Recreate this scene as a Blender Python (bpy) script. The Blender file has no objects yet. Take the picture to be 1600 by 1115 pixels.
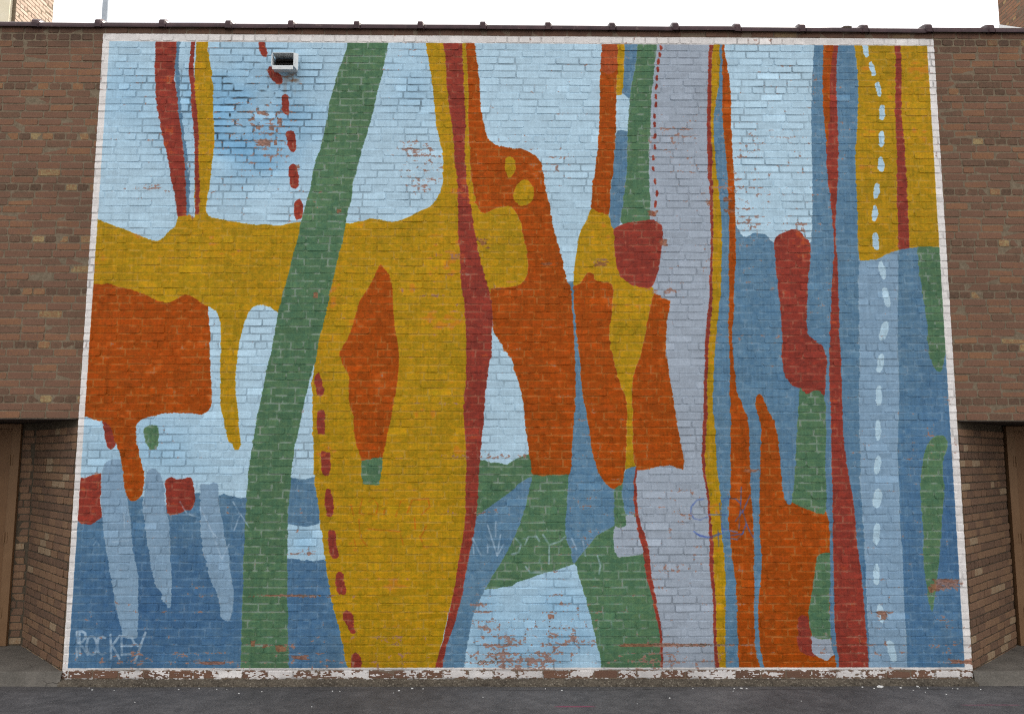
import bpy, bmesh, math, random
import numpy as np
from mathutils import Vector, Matrix

random.seed(7)
rng = np.random.default_rng(7)
SC = bpy.context.scene
COL = SC.collection

# ------------------------------------------------------------------ camera
CAM_POS = (-0.13852, -7.23278, 1.90107)
CAM_RIGHT = (0.999952, -0.009593, 0.001862)
CAM_UP = (-0.002992, -0.119119, 0.992875)
CAM_FWD = (0.009302, 0.992834, 0.119142)
FOCAL = 29.115
MW = 7.6544
cam_data = bpy.data.cameras.new('camera')
cam_data.sensor_width = 36.0
cam_data.lens = FOCAL
cam_data.clip_start = 0.05
cam_data.clip_end = 2000.0
cam = bpy.data.objects.new('camera', cam_data)
COL.objects.link(cam)
_r, _u, _f = Vector(CAM_RIGHT), Vector(CAM_UP), Vector(CAM_FWD)
cam.matrix_world = Matrix(((_r.x, _u.x, -_f.x, CAM_POS[0]), (_r.y, _u.y, -_f.y, CAM_POS[1]),
                           (_r.z, _u.z, -_f.z, CAM_POS[2]), (0, 0, 0, 1)))
SC.camera = cam

# ------------------------------------------------------------------ sky, sun, exposure
SUN_EL, SUN_AZ = math.radians(46), math.radians(40)      # the sun stands behind the wall, a little to the right
world = bpy.data.worlds.new('World')
SC.world = world
world.use_nodes = True
wn, wl = world.node_tree.nodes, world.node_tree.links
wn.clear()
sky = wn.new('ShaderNodeTexSky')
sky.sky_type = 'NISHITA'
sky.sun_disc = False
sky.sun_elevation = SUN_EL
sky.sun_rotation = SUN_AZ
sky.air_density = 1.0
sky.dust_density = 2.0
sky.ozone_density = 1.0
bg_clear = wn.new('ShaderNodeBackground'); bg_clear.inputs['Strength'].default_value = 0.1
bg_cloud = wn.new('ShaderNodeBackground'); bg_cloud.inputs['Strength'].default_value = 1.0
bg_cloud.inputs['Color'].default_value = (1.0, 0.97, 0.94, 1)
tc = wn.new('ShaderNodeTexCoord')
cn = wn.new('ShaderNodeTexNoise'); cn.inputs['Scale'].default_value = 3.2
cn.inputs['Detail'].default_value = 7; cn.inputs['Roughness'].default_value = 0.55
cr = wn.new('ShaderNodeMapRange')
cr.inputs['From Min'].default_value = 0.36; cr.inputs['From Max'].default_value = 0.56
cr.inputs['To Min'].default_value = 0.35; cr.inputs['To Max'].default_value = 0.97
mixw = wn.new('ShaderNodeMixShader')
wo = wn.new('ShaderNodeOutputWorld')
wl.new(tc.outputs['Generated'], cn.inputs['Vector'])
wl.new(cn.outputs['Fac'], cr.inputs['Value'])
wl.new(cr.outputs['Result'], mixw.inputs['Fac'])
wl.new(sky.outputs['Color'], bg_clear.inputs['Color'])
wl.new(bg_clear.outputs['Background'], mixw.inputs[1])
wl.new(bg_cloud.outputs['Background'], mixw.inputs[2])
wl.new(mixw.outputs['Shader'], wo.inputs['Surface'])

sun_data = bpy.data.lights.new('sun', 'SUN')
sun_data.energy = 4.6
sun_data.angle = math.radians(0.5)
sun_data.color = (1.0, 0.94, 0.85)
sun = bpy.data.objects.new('sun', sun_data)
COL.objects.link(sun)
_d = Vector((math.sin(SUN_AZ) * math.cos(SUN_EL), math.cos(SUN_AZ) * math.cos(SUN_EL), math.sin(SUN_EL)))
sun.rotation_euler = _d.to_track_quat('Z', 'Y').to_euler()
sun.location = _d * 60

SC.view_settings.view_transform = 'Standard'
SC.view_settings.look = 'None'
SC.view_settings.exposure = 0.95
SC.view_settings.gamma = 1.0
SC.view_settings.use_curve_mapping = False
SC.cycles.use_denoising = False          # keep the fine grain of brick and asphalt
SC.cycles.filter_width = 1.15

# ------------------------------------------------------------------ traced artwork (millimetres on the wall: x, height)
SHAPES = [
('B','-3979,1339 -3546,1377 -3392,1539 -3212,1556 -3033,1475 -2797,1583 -2753,1578 -2599,1557 -2545,1578 -2489,1557 -2422,1541 -2297,1552 -2238,48 -3892,49'),
('S','-3597,1773 -3584,1833 -3537,1866 -3483,1877 -3427,1866 -3411,1773 -3378,1583 -3347,1420 -3331,1339 -3311,1178 -3282,1045 -3254,938 -3239,859 -3229,674 -3224,490 -3217,370 -3335,370 -3355,438 -3394,542 -3421,647 -3451,779 -3487,938 -3524,1098 -3554,1232 -3564,1312 -3574,1393 -3597,1501 -3602,1664'),
('S','-3232,1529 -3240,1474 -3210,1313 -3181,1178 -3152,1045 -3123,912 -3097,832 -3050,753 -3013,674 -2978,616 -2957,632 -2952,753 -2958,859 -2975,992 -2986,1205 -3011,1367 -3044,1475 -3058,1637 -3078,1719 -3114,1768 -3170,1790 -3213,1774 -3226,1719 -3226,1610'),
('S','-2757,1654 -2730,1671 -2685,1649 -2648,1676 -2609,1665 -2596,1611 -2599,1557 -2577,1448 -2551,1340 -2518,1206 -2491,1099 -2469,965 -2450,886 -2433,753 -2429,648 -2441,537 -2472,511 -2516,532 -2540,595 -2545,700 -2574,753 -2621,832 -2653,939 -2685,1045 -2717,1152 -2735,1313 -2748,1475'),
('R','-3950,1718 -3802,1713 -3731,1713 -3661,1745 -3607,1756 -3607,1756 -3600,1637 -3604,1528 -3587,1420 -3573,1377 -3625,1339 -3689,1307 -3745,1328 -3795,1355 -3926,1355'),
('R','-3054,1681 -3029,1714 -2990,1714 -2934,1698 -2891,1703 -2859,1725 -2825,1709 -2805,1638 -2796,1556 -2798,1475 -2828,1432 -2867,1442 -2893,1421 -2947,1404 -3018,1404 -3033,1475 -3044,1583'),
('R','-3631,2241 -3559,2241 -3529,2103 -3496,2020 -3499,1976 -3531,1954 -3565,1976 -3593,2075 -3621,2158'),
('G','-3260,2136 -3223,2164 -3157,2164 -3133,2131 -3126,1993 -3151,1955 -3201,1954 -3237,2009 -3257,2087'),
('Y','-3905,4039 -3789,3999 -3701,3964 -3614,3935 -3527,3900 -3440,3871 -3353,3831 -3283,3802 -3220,3796 -3177,3831 -3134,3890 -3085,3925 -3070,3972 -3067,4031 -2993,4038 -2971,4049 -2953,4038 -2941,4008 -2918,4008 -2908,4050 -2921,4191 -2942,4638 -2972,5152 -2975,5459 -2970,5737 -2888,5738 -2874,5682 -2857,5552 -2826,5398 -2801,5215 -2798,5032 -2773,4850 -2766,4699 -2781,4519 -2786,4370 -2798,4251 -2815,4133 -2805,4044 -2753,4015 -2649,3992 -2534,3975 -2362,3946 -2248,3947 -2150,3941 -2094,3959 -2020,3971 -1906,3984 -1534,3962 -1506,3968 -1437,3986 -1380,3998 -1335,4016 -1278,4010 -1220,3987 -1134,3981 -1077,3999 -1014,4023 -946,4059 -889,4089 -821,4119 -764,4172 -730,4232 -708,4309 -692,4381 -700,4590 -718,4693 -749,4801 -768,4953 -788,5105 -808,5288 -827,5411 -852,5566 -878,5696 -885,5783 -507,5786 -507,5698 -500,5568 -487,5444 -480,5290 -472,5107 -477,4985 -470,4863 -463,4682 -450,4442 -438,4382 -419,4263 -401,4156 -372,4097 -338,4068 -292,4074 -234,4104 -200,4122 -131,4134 -73,4122 -39,4087 -10,4016 13,3940 30,3851 48,3764 65,3676 70,3588 59,3501 30,3443 -15,3408 -100,3385 -186,3390 -242,3390 -265,3372 -271,3326 -297,2982 -351,2528 -375,1971 -399,1532 -452,1208 -531,887 -609,569 -671,307 -722,99 -1440,47 -1460,177 -1484,281 -1520,411 -1556,542 -1592,674 -1629,833 -1660,992 -1681,1153 -1701,1260 -1727,1422 -1754,1585 -1774,1694 -1785,1858 -1795,2023 -1807,2245 -1807,2412 -1827,2524 -1818,2580 -1799,2693 -1873,2920 -2139,3147 -2174,3181 -2221,3210 -2278,3232 -2350,3209 -2388,3175 -2424,3089 -2453,2975 -2471,2861 -2483,2748 -2485,2663 -2491,2522 -2475,2411 -2459,2299 -2436,2133 -2420,2022 -2429,1967 -2445,1945 -2473,1956 -2508,2011 -2544,2077 -2564,2160 -2591,2271 -2613,2382 -2619,2522 -2629,2747 -2627,2832 -2633,2974 -2642,3059 -2662,3128 -2693,3179 -2739,3202 -2842,3236 -3854,3232'),
('O','-3978,3404 -3781,3405 -3640,3406 -3525,3377 -3411,3349 -3325,3320 -3238,3275 -3152,3246 -3095,3241 -3040,3270 -2986,3316 -2918,3310 -2843,3259 -2756,3213 -2756,3208 -2739,3088 -2726,2917 -2718,2747 -2697,2522 -2685,2382 -2688,2326 -2709,2287 -2768,2254 -2824,2259 -2907,2270 -3018,2270 -3128,2259 -3210,2236 -3281,2214 -3318,2186 -3332,2142 -3320,2020 -3299,1938 -3272,1855 -3246,1773 -3232,1719 -3233,1637 -3246,1572 -3281,1523 -3319,1512 -3364,1528 -3389,1583 -3406,1691 -3429,1800 -3457,1910 -3483,1981 -3515,2047 -3542,2130 -3595,2191 -3679,2213 -3797,2240 -3903,2251'),
('B','-3165,5767 -3118,5767 -3114,5680 -3131,5550 -3125,5427 -3109,5335 -3100,5152 -3073,4969 -3049,4818 -3018,4668 -2998,4488 -2975,4369 -2966,4310 -2966,4191 -2965,4038 -2993,4032 -3029,4191 -3091,4848 -3167,5458'),
('R','-3353,5766 -3348,5679 -3346,5518 -3339,5395 -3320,5150 -3287,4968 -3251,4817 -3208,4655 -3165,4499 -3141,4368 -3127,4309 -3107,4250 -3084,4131 -3067,4020 -3067,4020 -2987,4032 -2987,4032 -2992,4132 -3007,4309 -3021,4488 -3047,4668 -3072,4818 -3102,4969 -3123,5151 -3160,5304 -3160,5427 -3155,5550 -3149,5680 -3154,5767'),
('R','-3025,5768 -3021,5681 -3025,5520 -3037,5409 -3013,5274 -2994,5122 -2989,5031 -2963,4849 -2942,4638 -2929,4369 -2915,4191 -2908,4044 -2908,4044 -2874,4044 -2874,4044 -2878,4251 -2892,4429 -2906,4608 -2909,4789 -2934,4970 -2960,5152 -2984,5397 -2991,5551 -2980,5681 -2984,5768'),
('R','-2405,5685 -2365,5692 -2345,5649 -2318,5556 -2329,5525 -2364,5531 -2402,5586'),
('R','-2313,5414 -2291,5445 -2243,5402 -2183,5359 -2163,5298 -2180,5267 -2220,5267 -2274,5310 -2311,5365'),
('R','-2176,5157 -2141,5176 -2111,5146 -2102,5036 -2100,4975 -2140,4975 -2171,5023'),
('R','-2129,4811 -2095,4830 -2048,4806 -2028,4721 -2025,4643 -2053,4619 -2089,4643 -2114,4721'),
('R','-2095,4481 -2061,4517 -2015,4505 -1994,4404 -1991,4303 -2024,4273 -2066,4302'),
('R','-2027,4166 -1987,4190 -1958,4161 -1948,4048 -1958,4007 -1998,3995 -2027,4019 -2030,4107'),
('B','-2028,1715 -1975,1715 -1874,1705 -1780,1723 -1770,1727 -1774,1694 -1754,1585 -1727,1422 -1714,1325 -1850,1295 -1979,1321 -2015,1325'),
('B','-2005,1040 -1978,1040 -1868,1024 -1759,1014 -1656,1030 -1660,992 -1629,833 -1592,674 -1556,542 -1520,411 -1484,281 -1460,177 -1435,47 -1997,48'),
('G','-1574,5778 -1584,5691 -1605,5592 -1631,5499 -1675,5375 -1701,5252 -1732,5130 -1752,5008 -1766,4886 -1787,4795 -1801,4675 -1844,4566 -1864,4464 -1878,4375 -1897,4256 -1928,4137 -1948,4048 -1968,3960 -1982,3842 -2012,3725 -2037,3609 -2061,3493 -2091,3377 -2115,3262 -2140,3158 -2152,3033 -2166,2947 -2179,2833 -2198,2748 -2222,2636 -2249,2467 -2276,2299 -2303,2133 -2324,1967 -2343,1748 -2352,1557 -2352,1421 -2354,1206 -2355,1099 -2352,886 -2352,621 -2349,411 -2340,48 -1933,48 -1954,359 -1969,621 -1978,886 -1989,1206 -1992,1314 -1992,1476 -1981,1612 -1974,1748 -1962,1885 -1955,1995 -1930,2078 -1907,2217 -1889,2356 -1859,2468 -1825,2637 -1789,2750 -1771,2891 -1746,3005 -1726,3091 -1702,3234 -1678,3379 -1653,3494 -1633,3611 -1602,3727 -1577,3844 -1563,3962 -1543,4080 -1517,4198 -1509,4347 -1477,4436 -1457,4556 -1431,4677 -1393,4797 -1367,4919 -1334,5040 -1314,5163 -1276,5316 -1255,5439 -1234,5563 -1207,5694 -1191,5781'),
('O','-1243,3606 -1206,3558 -1155,3478 -1131,3362 -1129,3261 -1120,3131 -1096,2987 -1072,2845 -1063,2752 -1073,2539 -1092,2427 -1111,2314 -1130,2202 -1155,2077 -1174,1966 -1191,1894 -1191,1890 -1373,1866 -1373,1869 -1388,1910 -1418,2007 -1445,2090 -1452,2258 -1475,2313 -1502,2383 -1500,2468 -1494,2538 -1503,2609 -1547,2679 -1577,2750 -1585,2786 -1566,2857 -1525,2914 -1479,3043 -1446,3158 -1427,3259 -1331,3405 -1277,3536'),
('G','-1376,1866 -1373,1866 -1325,1872 -1256,1883 -1191,1893 -1190,1887 -1191,1786 -1211,1718 -1212,1656 -1212,1656 -1278,1653 -1359,1663 -1359,1663 -1371,1772'),
('R','-1791,2608 -1763,2622 -1734,2566 -1717,2481 -1722,2418 -1779,2432 -1788,2509 -1804,2566'),
('R','-1767,2285 -1733,2306 -1700,2285 -1695,2187 -1692,2090 -1692,2090 -1755,2090 -1755,2090 -1767,2187'),
('R','-1730,1948 -1687,1930 -1649,1930 -1649,1930 -1633,1827 -1647,1731 -1702,1727 -1719,1827'),
('R','-1678,1614 -1644,1621 -1610,1553 -1597,1417 -1617,1383 -1658,1389 -1682,1498'),
('R','-1648,1267 -1614,1278 -1579,1261 -1569,1153 -1546,1045 -1573,1032 -1614,1045 -1638,1153'),
('R','-1569,911 -1536,927 -1508,905 -1492,818 -1470,771 -1483,727 -1544,738 -1570,831'),
('R','-1500,592 -1459,612 -1425,592 -1402,500 -1387,414 -1427,408 -1469,474 -1498,546'),
('R','-1416,244 -1383,264 -1341,224 -1330,133 -1332,107 -1406,107 -1422,185'),
('G','-374,1872 -338,1868 -308,1866 -235,1850 -199,1846 -152,1834 -115,1830 -69,1861 14,1902 75,1924 153,1944 486,1807 985,1753 1035,1426 1085,1155 1228,46 699,46 674,223 641,381 601,539 562,685 522,834 482,967 469,994 469,994 332,946 206,914 69,866 -40,834 -67,807 -195,786 -303,780 -394,754'),
('B','86,1730 108,1727 86,1642 69,1560 42,1452 14,1370 -13,1289 -68,1176 -113,1087 -167,993 -236,887 -276,818 -304,780 -339,701 -365,632 -398,566 -424,434 -450,301 -480,47 -684,47 -607,411 -476,887 -408,1208 -382,1391 -354,1404 -322,1432 -239,1486 -157,1544 -74,1604 14,1686'),
('B','412,3444 486,3445 468,3352 477,3225 489,3064 503,2921 524,2757 529,2615 541,2474 562,2362 654,2028 735,1753 816,1627 816,1616 809,1480 810,1366 812,1312 761,1284 690,1249 657,1230 607,1168 538,1087 483,1021 463,988 434,1033 439,1101 407,1168 387,1235 383,1343 400,1452 412,1643 419,1752 379,2530'),
('O','-507,5786 -500,5568 -487,5444 -480,5290 -472,5107 -477,4985 -470,4863 -463,4682 -450,4442 -438,4382 -419,4263 -401,4156 -372,4097 -338,4068 -292,4074 -234,4104 -200,4122 -131,4134 -73,4122 -39,4087 -10,4016 13,3940 30,3851 48,3764 65,3676 70,3588 59,3501 30,3443 -15,3408 -100,3385 -186,3390 -242,3390 -265,3372 -271,3326 -253,3240 -241,2993 -201,2925 -155,2857 -110,2794 -71,2755 -54,2670 -26,2585 8,2473 25,2361 47,2221 59,2082 70,1972 81,1889 97,1779 114,1741 114,1741 208,1735 319,1747 419,1741 419,1741 435,1780 447,1890 454,2028 466,2139 472,2250 484,2418 486,2587 481,2756 476,2870 472,3041 461,3156 451,3329 440,3404 418,3445 396,3532 373,3648 340,3765 306,3900 283,4000 266,4118 244,4237 221,4356 210,4433 192,4517 158,4577 100,4637 13,4667 -74,4672 -103,4678 -202,4689 -249,4719 -301,4773 -325,4864 -349,4986 -367,5138 -374,5291 -387,5414 -406,5569 -424,5699 -431,5786'),
('Y','-138,4575 -103,4600 -68,4588 -39,4528 -39,4474 -68,4414 -97,4390 -126,4426 -143,4491'),
('Y','-56,4265 -39,4325 13,4379 71,4373 117,4319 123,4236 105,4177 53,4141 -4,4129 -50,4170 -68,4217'),
('R','-714,5784 -713,5697 -694,5567 -680,5412 -672,5228 -647,5075 -628,4923 -609,4772 -602,4621 -583,4471 -570,4381 -563,4203 -561,4025 -554,3849 -541,3732 -540,3615 -533,3499 -515,3354 -497,3239 -484,3095 -477,2924 -476,2754 -479,2528 -490,2416 -494,2248 -481,2109 -469,1971 -467,1751 -471,1587 -470,1424 -490,1235 -506,1100 -532,993 -547,860 -573,727 -598,595 -624,490 -650,359 -686,255 -743,47 -668,47 -643,203 -622,307 -596,385 -554,490 -528,595 -491,727 -471,860 -444,993 -423,1100 -408,1208 -392,1262 -371,1424 -361,1587 -357,1751 -347,1916 -331,2082 -321,2193 -310,2360 -295,2528 -284,2641 -268,2754 -256,2754 -252,2925 -247,3039 -247,3154 -253,3240 -271,3338 -294,3413 -317,3500 -346,3587 -364,3674 -381,3762 -399,3850 -417,3967 -435,4056 -453,4174 -472,4293 -484,4382 -497,4531 -509,4652 -499,4803 -501,4985 -514,5198 -522,5383 -535,5537 -536,5698 -537,5785'),
('V','1273,5798 1265,5680 1231,5453 1197,5174 1185,4867 1169,4640 1162,4390 1173,4211 1168,4093 1162,4016 1141,3680 1169,3360 1186,3343 1235,3216 1057,2758 988,1974 997,1819 1002,1819 1002,1792 981,1682 979,1573 991,1434 1003,1312 1020,1220 1046,1128 1066,1007 1085,861 1116,738 1136,632 1161,513 1179,407 1184,301 1186,134 1184,46 1687,46 1684,134 1671,275 1663,369 1667,701 1656,898 1659,1210 1642,1394 1630,1573 1610,1749 1605,1914 1620,2125 1638,2292 1639,2547 1656,2760 1669,2925 1687,3097 1707,3287 1715,3504 1729,3800 1737,4095 1737,4393 1742,4568 1739,4797 1739,5022 1749,5176 1756,5456 1780,5677 1783,5802'),
('V','913,1406 985,1404 1011,1344 1046,1128 1056,1069 924,1053 842,1048 815,1074 794,1155 799,1236 807,1306 868,1344'),
('G','811,1621 844,1654 883,1665 877,1589 887,1507 902,1425 912,1360 906,1306 867,1295 812,1306'),
('B','907,1781 935,1808 997,1816 1019,1808 994,1671 987,1573 996,1436 990,1401 913,1404 897,1453 882,1534 877,1600 889,1665'),
('R','1002,1819 1002,1792 981,1682 979,1573 991,1434 1003,1312 1020,1220 1046,1128 1066,1007 1085,861 1116,738 1136,632 1161,513 1179,407 1184,301 1186,134 1184,46 1206,46 1205,134 1202,381 1193,487 1168,606 1152,738 1127,887 1115,1007 1101,1128 1075,1225 1038,1298 1018,1434 1009,1573 1000,1693 1018,1783 1024,1819'),
('R','1313,5645 1311,5629 1307,5620 1299,5616 1292,5619 1288,5628 1287,5645 1288,5661 1293,5671 1300,5674 1308,5671 1312,5662'),
('R','1297,5578 1295,5561 1291,5552 1283,5549 1275,5552 1272,5561 1271,5578 1272,5594 1276,5603 1284,5606 1292,5603 1296,5594'),
('R','1286,5511 1285,5494 1281,5485 1273,5482 1265,5485 1261,5494 1260,5511 1262,5527 1266,5536 1274,5539 1282,5536 1285,5527'),
('R','1275,5430 1273,5414 1269,5404 1261,5401 1253,5404 1250,5413 1249,5430 1250,5446 1254,5455 1262,5458 1270,5455 1274,5446'),
('R','1264,5348 1262,5331 1258,5322 1251,5319 1243,5322 1239,5331 1238,5347 1240,5364 1244,5373 1252,5376 1259,5373 1263,5364'),
('R','1258,5264 1256,5248 1252,5239 1245,5236 1237,5239 1233,5248 1232,5264 1234,5280 1238,5289 1246,5292 1253,5289 1257,5280'),
('R','1255,5171 1253,5155 1249,5146 1241,5143 1234,5146 1230,5155 1229,5171 1231,5188 1235,5196 1242,5200 1250,5197 1254,5188'),
('R','1250,5090 1249,5074 1245,5065 1237,5062 1229,5065 1226,5074 1224,5090 1226,5106 1230,5115 1238,5118 1246,5115 1249,5106'),
('R','1236,4982 1235,4966 1231,4957 1223,4954 1215,4957 1212,4966 1211,4982 1212,4998 1216,5007 1224,5010 1232,5007 1235,4999'),
('R','1233,4901 1232,4885 1228,4876 1220,4873 1213,4876 1209,4885 1208,4901 1209,4917 1213,4926 1221,4929 1229,4926 1232,4917'),
('R','1236,4792 1234,4776 1230,4767 1222,4764 1215,4767 1211,4776 1210,4792 1212,4808 1216,4816 1224,4819 1231,4817 1235,4808'),
('R','1235,4690 1234,4674 1230,4665 1222,4662 1214,4665 1211,4674 1210,4690 1211,4706 1215,4715 1223,4718 1231,4715 1234,4706'),
('R','1222,4590 1220,4574 1216,4565 1208,4562 1201,4565 1197,4574 1196,4590 1198,4606 1202,4614 1210,4617 1217,4615 1221,4606'),
('R','1218,4484 1217,4468 1213,4460 1205,4456 1198,4459 1194,4468 1193,4484 1194,4500 1198,4509 1206,4512 1214,4509 1217,4500'),
('R','1234,4368 1233,4351 1228,4342 1220,4338 1212,4342 1209,4351 1208,4368 1209,4385 1213,4395 1221,4398 1229,4395 1233,4385'),
('R','1245,4256 1243,4239 1239,4229 1231,4226 1223,4229 1220,4239 1219,4256 1220,4273 1224,4282 1232,4286 1240,4282 1244,4273'),
('R','1230,4159 1229,4142 1224,4132 1216,4129 1209,4132 1205,4142 1204,4159 1205,4176 1210,4185 1218,4188 1225,4185 1229,4176'),
('R','1211,4069 1210,4052 1205,4043 1197,4040 1190,4043 1186,4052 1185,4069 1186,4086 1191,4096 1198,4099 1206,4096 1210,4086'),
('G','1083,5797 1082,5684 1061,5486 1022,5294 1003,5153 992,5018 974,4835 968,4563 956,4389 934,4240 912,4091 898,3979 1018,3915 1163,3945 1162,4016 1168,4093 1173,4211 1162,4390 1169,4640 1185,4867 1197,5174 1231,5453 1265,5680 1273,5798'),
('B','965,5796 963,5684 955,5485 933,5189 955,5177 1006,5146 1003,5153 1022,5294 1061,5486 1082,5684 1083,5797'),
('B','873,4816 881,4841 899,4847 934,4850 974,4835 974,4835 968,4563 956,4389 934,4240 912,4091 898,3979 875,3932 846,3902 800,3961 802,4061 810,4239 829,4389 852,4638 866,4790'),
('Y','894,5796 893,5484 880,5182 880,5182 933,5183 933,5183 955,5485 963,5684 965,5796'),
('O','758,5795 754,5682 734,5483 726,5171 716,4864 698,4637 667,4388 652,4382 642,4239 629,4102 704,4067 801,4044 810,4239 823,4389 839,4419 852,4638 866,4790 872,5018 880,5189 893,5484 895,5683 900,5796'),
('M','758,5795 754,5682 737,5514 736,5409 806,5373 883,5410 893,5484 895,5683 900,5796'),  # lens flare tint painted into the top of the orange column
('Y','802,4055 750,4073 692,4090 635,4116 620,4060 598,4001 553,3942 524,3865 510,3763 493,3646 479,3528 469,3419 469,3410 529,3423 558,3462 587,3521 623,3532 651,3515 663,3463 701,3442 787,3442 822,3420 831,3371 825,3284 812,3169 789,3022 788,2922 798,2837 820,2758 841,2658 868,2560 900,2475 926,2403 935,2319 930,2196 927,2054 920,1914 910,1804 907,1781 935,1803 1002,1814 1002,1815 985,1914 983,2054 980,2196 986,2291 972,2404 985,2560 1016,2673 1055,2770 1093,2909 1116,3038 1147,3181 1171,3285 1186,3349 1181,3378 1126,3505 959,3797 833,3926 810,3973'),
('O','469,3410 529,3423 558,3462 587,3521 623,3532 651,3515 663,3463 701,3442 787,3442 822,3420 831,3371 825,3284 812,3169 789,3022 788,2922 798,2837 820,2758 841,2658 868,2560 900,2475 926,2403 935,2319 930,2196 927,2054 920,1914 910,1804 894,1721 883,1660 848,1654 813,1618 750,1660 696,1720 656,1819 635,1914 615,2012 602,2122 583,2234 562,2362 541,2474 529,2615 524,2757 503,2921 489,3064 477,3225 468,3352'),
('O','1186,3343 1228,3320 1285,3292 1333,3277 1333,3274 1326,3211 1301,3110 1290,2995 1285,2881 1288,2759 1308,2646 1326,2518 1343,2392 1357,2280 1374,2152 1393,2041 1411,1930 1424,1860 1415,1784 1388,1792 1339,1816 1284,1825 1186,1811 1087,1792 1018,1783 1002,1815 985,1914 983,2054 980,2196 986,2291 972,2404 985,2560 1016,2673 1055,2770 1093,2909 1116,3038 1147,3181 1171,3285 1186,3349'),
('R','833,3926 879,3955 968,3985 1068,3999 1170,4011 1227,3999 1261,3975 1276,3928 1275,3839 1265,3722 1241,3590 1218,3502 1193,3430 1164,3392 1101,3389 999,3414 930,3454 881,3507 857,3588 847,3706 841,3837'),
('B','1783,5802 1780,5677 1756,5456 1749,5176 1739,5022 1739,4797 1742,4568 1737,4393 1737,4095 1729,3800 1715,3504 1707,3287 1687,3097 1669,2925 1656,2760 1639,2547 1638,2292 1620,2125 1605,1914 1610,1749 1630,1573 1642,1394 1659,1210 1656,898 1667,701 1663,369 1671,275 1684,134 1687,46 1687,46 2948,45 2961,301 2958,566 2956,766 2961,969 2963,1238 2961,1300 2956,1436 2953,1712 2964,1946 2965,2200 2975,2408 2996,2764 3007,3073 3016,3362 3035,3642 3033,3774 3036,4024 3042,4400 3044,4605 3080,4939 3104,5248 3105,5465 3091,5673 3098,5811'),
('L','1878,5802 1883,5553 1911,5306 1910,4877 1925,4394 1926,4037 1938,3960 1969,3925 1996,3872 2024,3860 2054,3872 2092,3890 2151,3896 2226,3873 2254,3822 2276,3808 2396,3774 2570,3804 2610,3810 2617,3833 2634,4100 2646,4398 2654,4724 2656,4906 2675,5245 2698,5496 2715,5677 2723,5808'),
('O','1865,5802 1861,5677 1858,5491 1853,5240 1843,5054 1852,4871 1863,4719 1872,4568 1876,4394 1878,4173 1875,3871 1863,3578 1859,3328 1844,3069 1850,2926 1845,2761 1840,2478 1837,2198 1827,1777 1813,1574 1795,1394 1802,1210 1819,1032 1841,861 1847,701 1842,432 1846,134 1849,45 2033,45 2025,134 2006,222 1989,355 1985,487 1995,701 1998,900 2010,1061 2008,1264 2007,1394 1997,1530 1993,1667 1996,1804 1998,1987 1997,2126 1989,2226 1969,2293 1943,2366 1917,2422 1896,2489 1888,2619 1876,2761 1875,2997 1894,3173 1908,3433 1926,3652 1933,3872 1935,4169 1936,4454 1926,4719 1922,4962 1930,5148 1923,5302 1906,5442 1888,5584 1884,5678 1884,5802'),
('Y','1783,5802 1780,5677 1756,5456 1749,5176 1739,5022 1739,4797 1742,4568 1737,4393 1737,4095 1729,3800 1715,3504 1707,3287 1687,3097 1669,2925 1656,2760 1639,2547 1638,2292 1620,2125 1605,1914 1610,1749 1630,1573 1642,1394 1659,1210 1656,898 1667,701 1663,369 1671,275 1684,134 1687,46 1741,46 1738,134 1736,301 1743,566 1755,834 1753,1032 1734,1210 1732,1367 1733,1503 1726,1639 1708,1804 1702,1972 1701,2153 1683,2309 1693,2477 1709,2760 1734,2954 1751,3126 1759,3212 1785,3328 1799,3621 1811,3901 1803,4169 1780,4406 1768,4598 1762,4797 1767,4992 1786,5116 1820,5271 1834,5491 1839,5677 1843,5802'),
('R','1748,5802 1744,5677 1727,5459 1713,5175 1702,4949 1701,4718 1699,4393 1708,4387 1708,4095 1713,3841 1702,3651 1685,3432 1679,3287 1651,3068 1632,2925 1627,2760 1617,2590 1607,2404 1596,2197 1579,1986 1576,1848 1595,1710 1613,1573 1621,1434 1626,1210 1621,1032 1627,861 1639,754 1643,632 1638,432 1639,275 1646,134 1649,46 1687,46 1684,134 1671,275 1663,369 1667,701 1656,898 1659,1210 1642,1394 1630,1573 1610,1749 1605,1914 1620,2125 1638,2292 1639,2547 1656,2760 1669,2925 1687,3097 1707,3287 1715,3504 1729,3800 1737,4095 1737,4393 1742,4568 1739,4797 1739,5022 1749,5176 1756,5456 1780,5677 1783,5802'),
('G','2456,2536 2454,2491 2441,2339 2417,2126 2398,1917 2387,1778 2371,1640 2349,1517 2346,1427 2636,1346 2640,1428 2654,1641 2649,1778 2667,2057 2679,2339 2671,2424 2631,2536'),
('R','2276,3808 2277,3832 2313,3873 2372,3903 2430,3927 2465,3933 2511,3921 2538,3883 2571,3839 2607,3798 2599,3684 2589,3581 2568,3478 2560,3360 2546,3215 2539,3043 2545,2985 2572,2942 2619,2913 2663,2885 2690,2843 2704,2786 2708,2752 2703,2678 2689,2578 2680,2480 2664,2424 2645,2457 2617,2480 2589,2485 2561,2471 2532,2447 2509,2457 2482,2485 2455,2508 2404,2513 2364,2549 2329,2606 2315,2677 2312,2762 2308,2790 2321,2912 2315,3143 2315,3290 2297,3330 2293,3477 2281,3623 2277,3756'),
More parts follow.
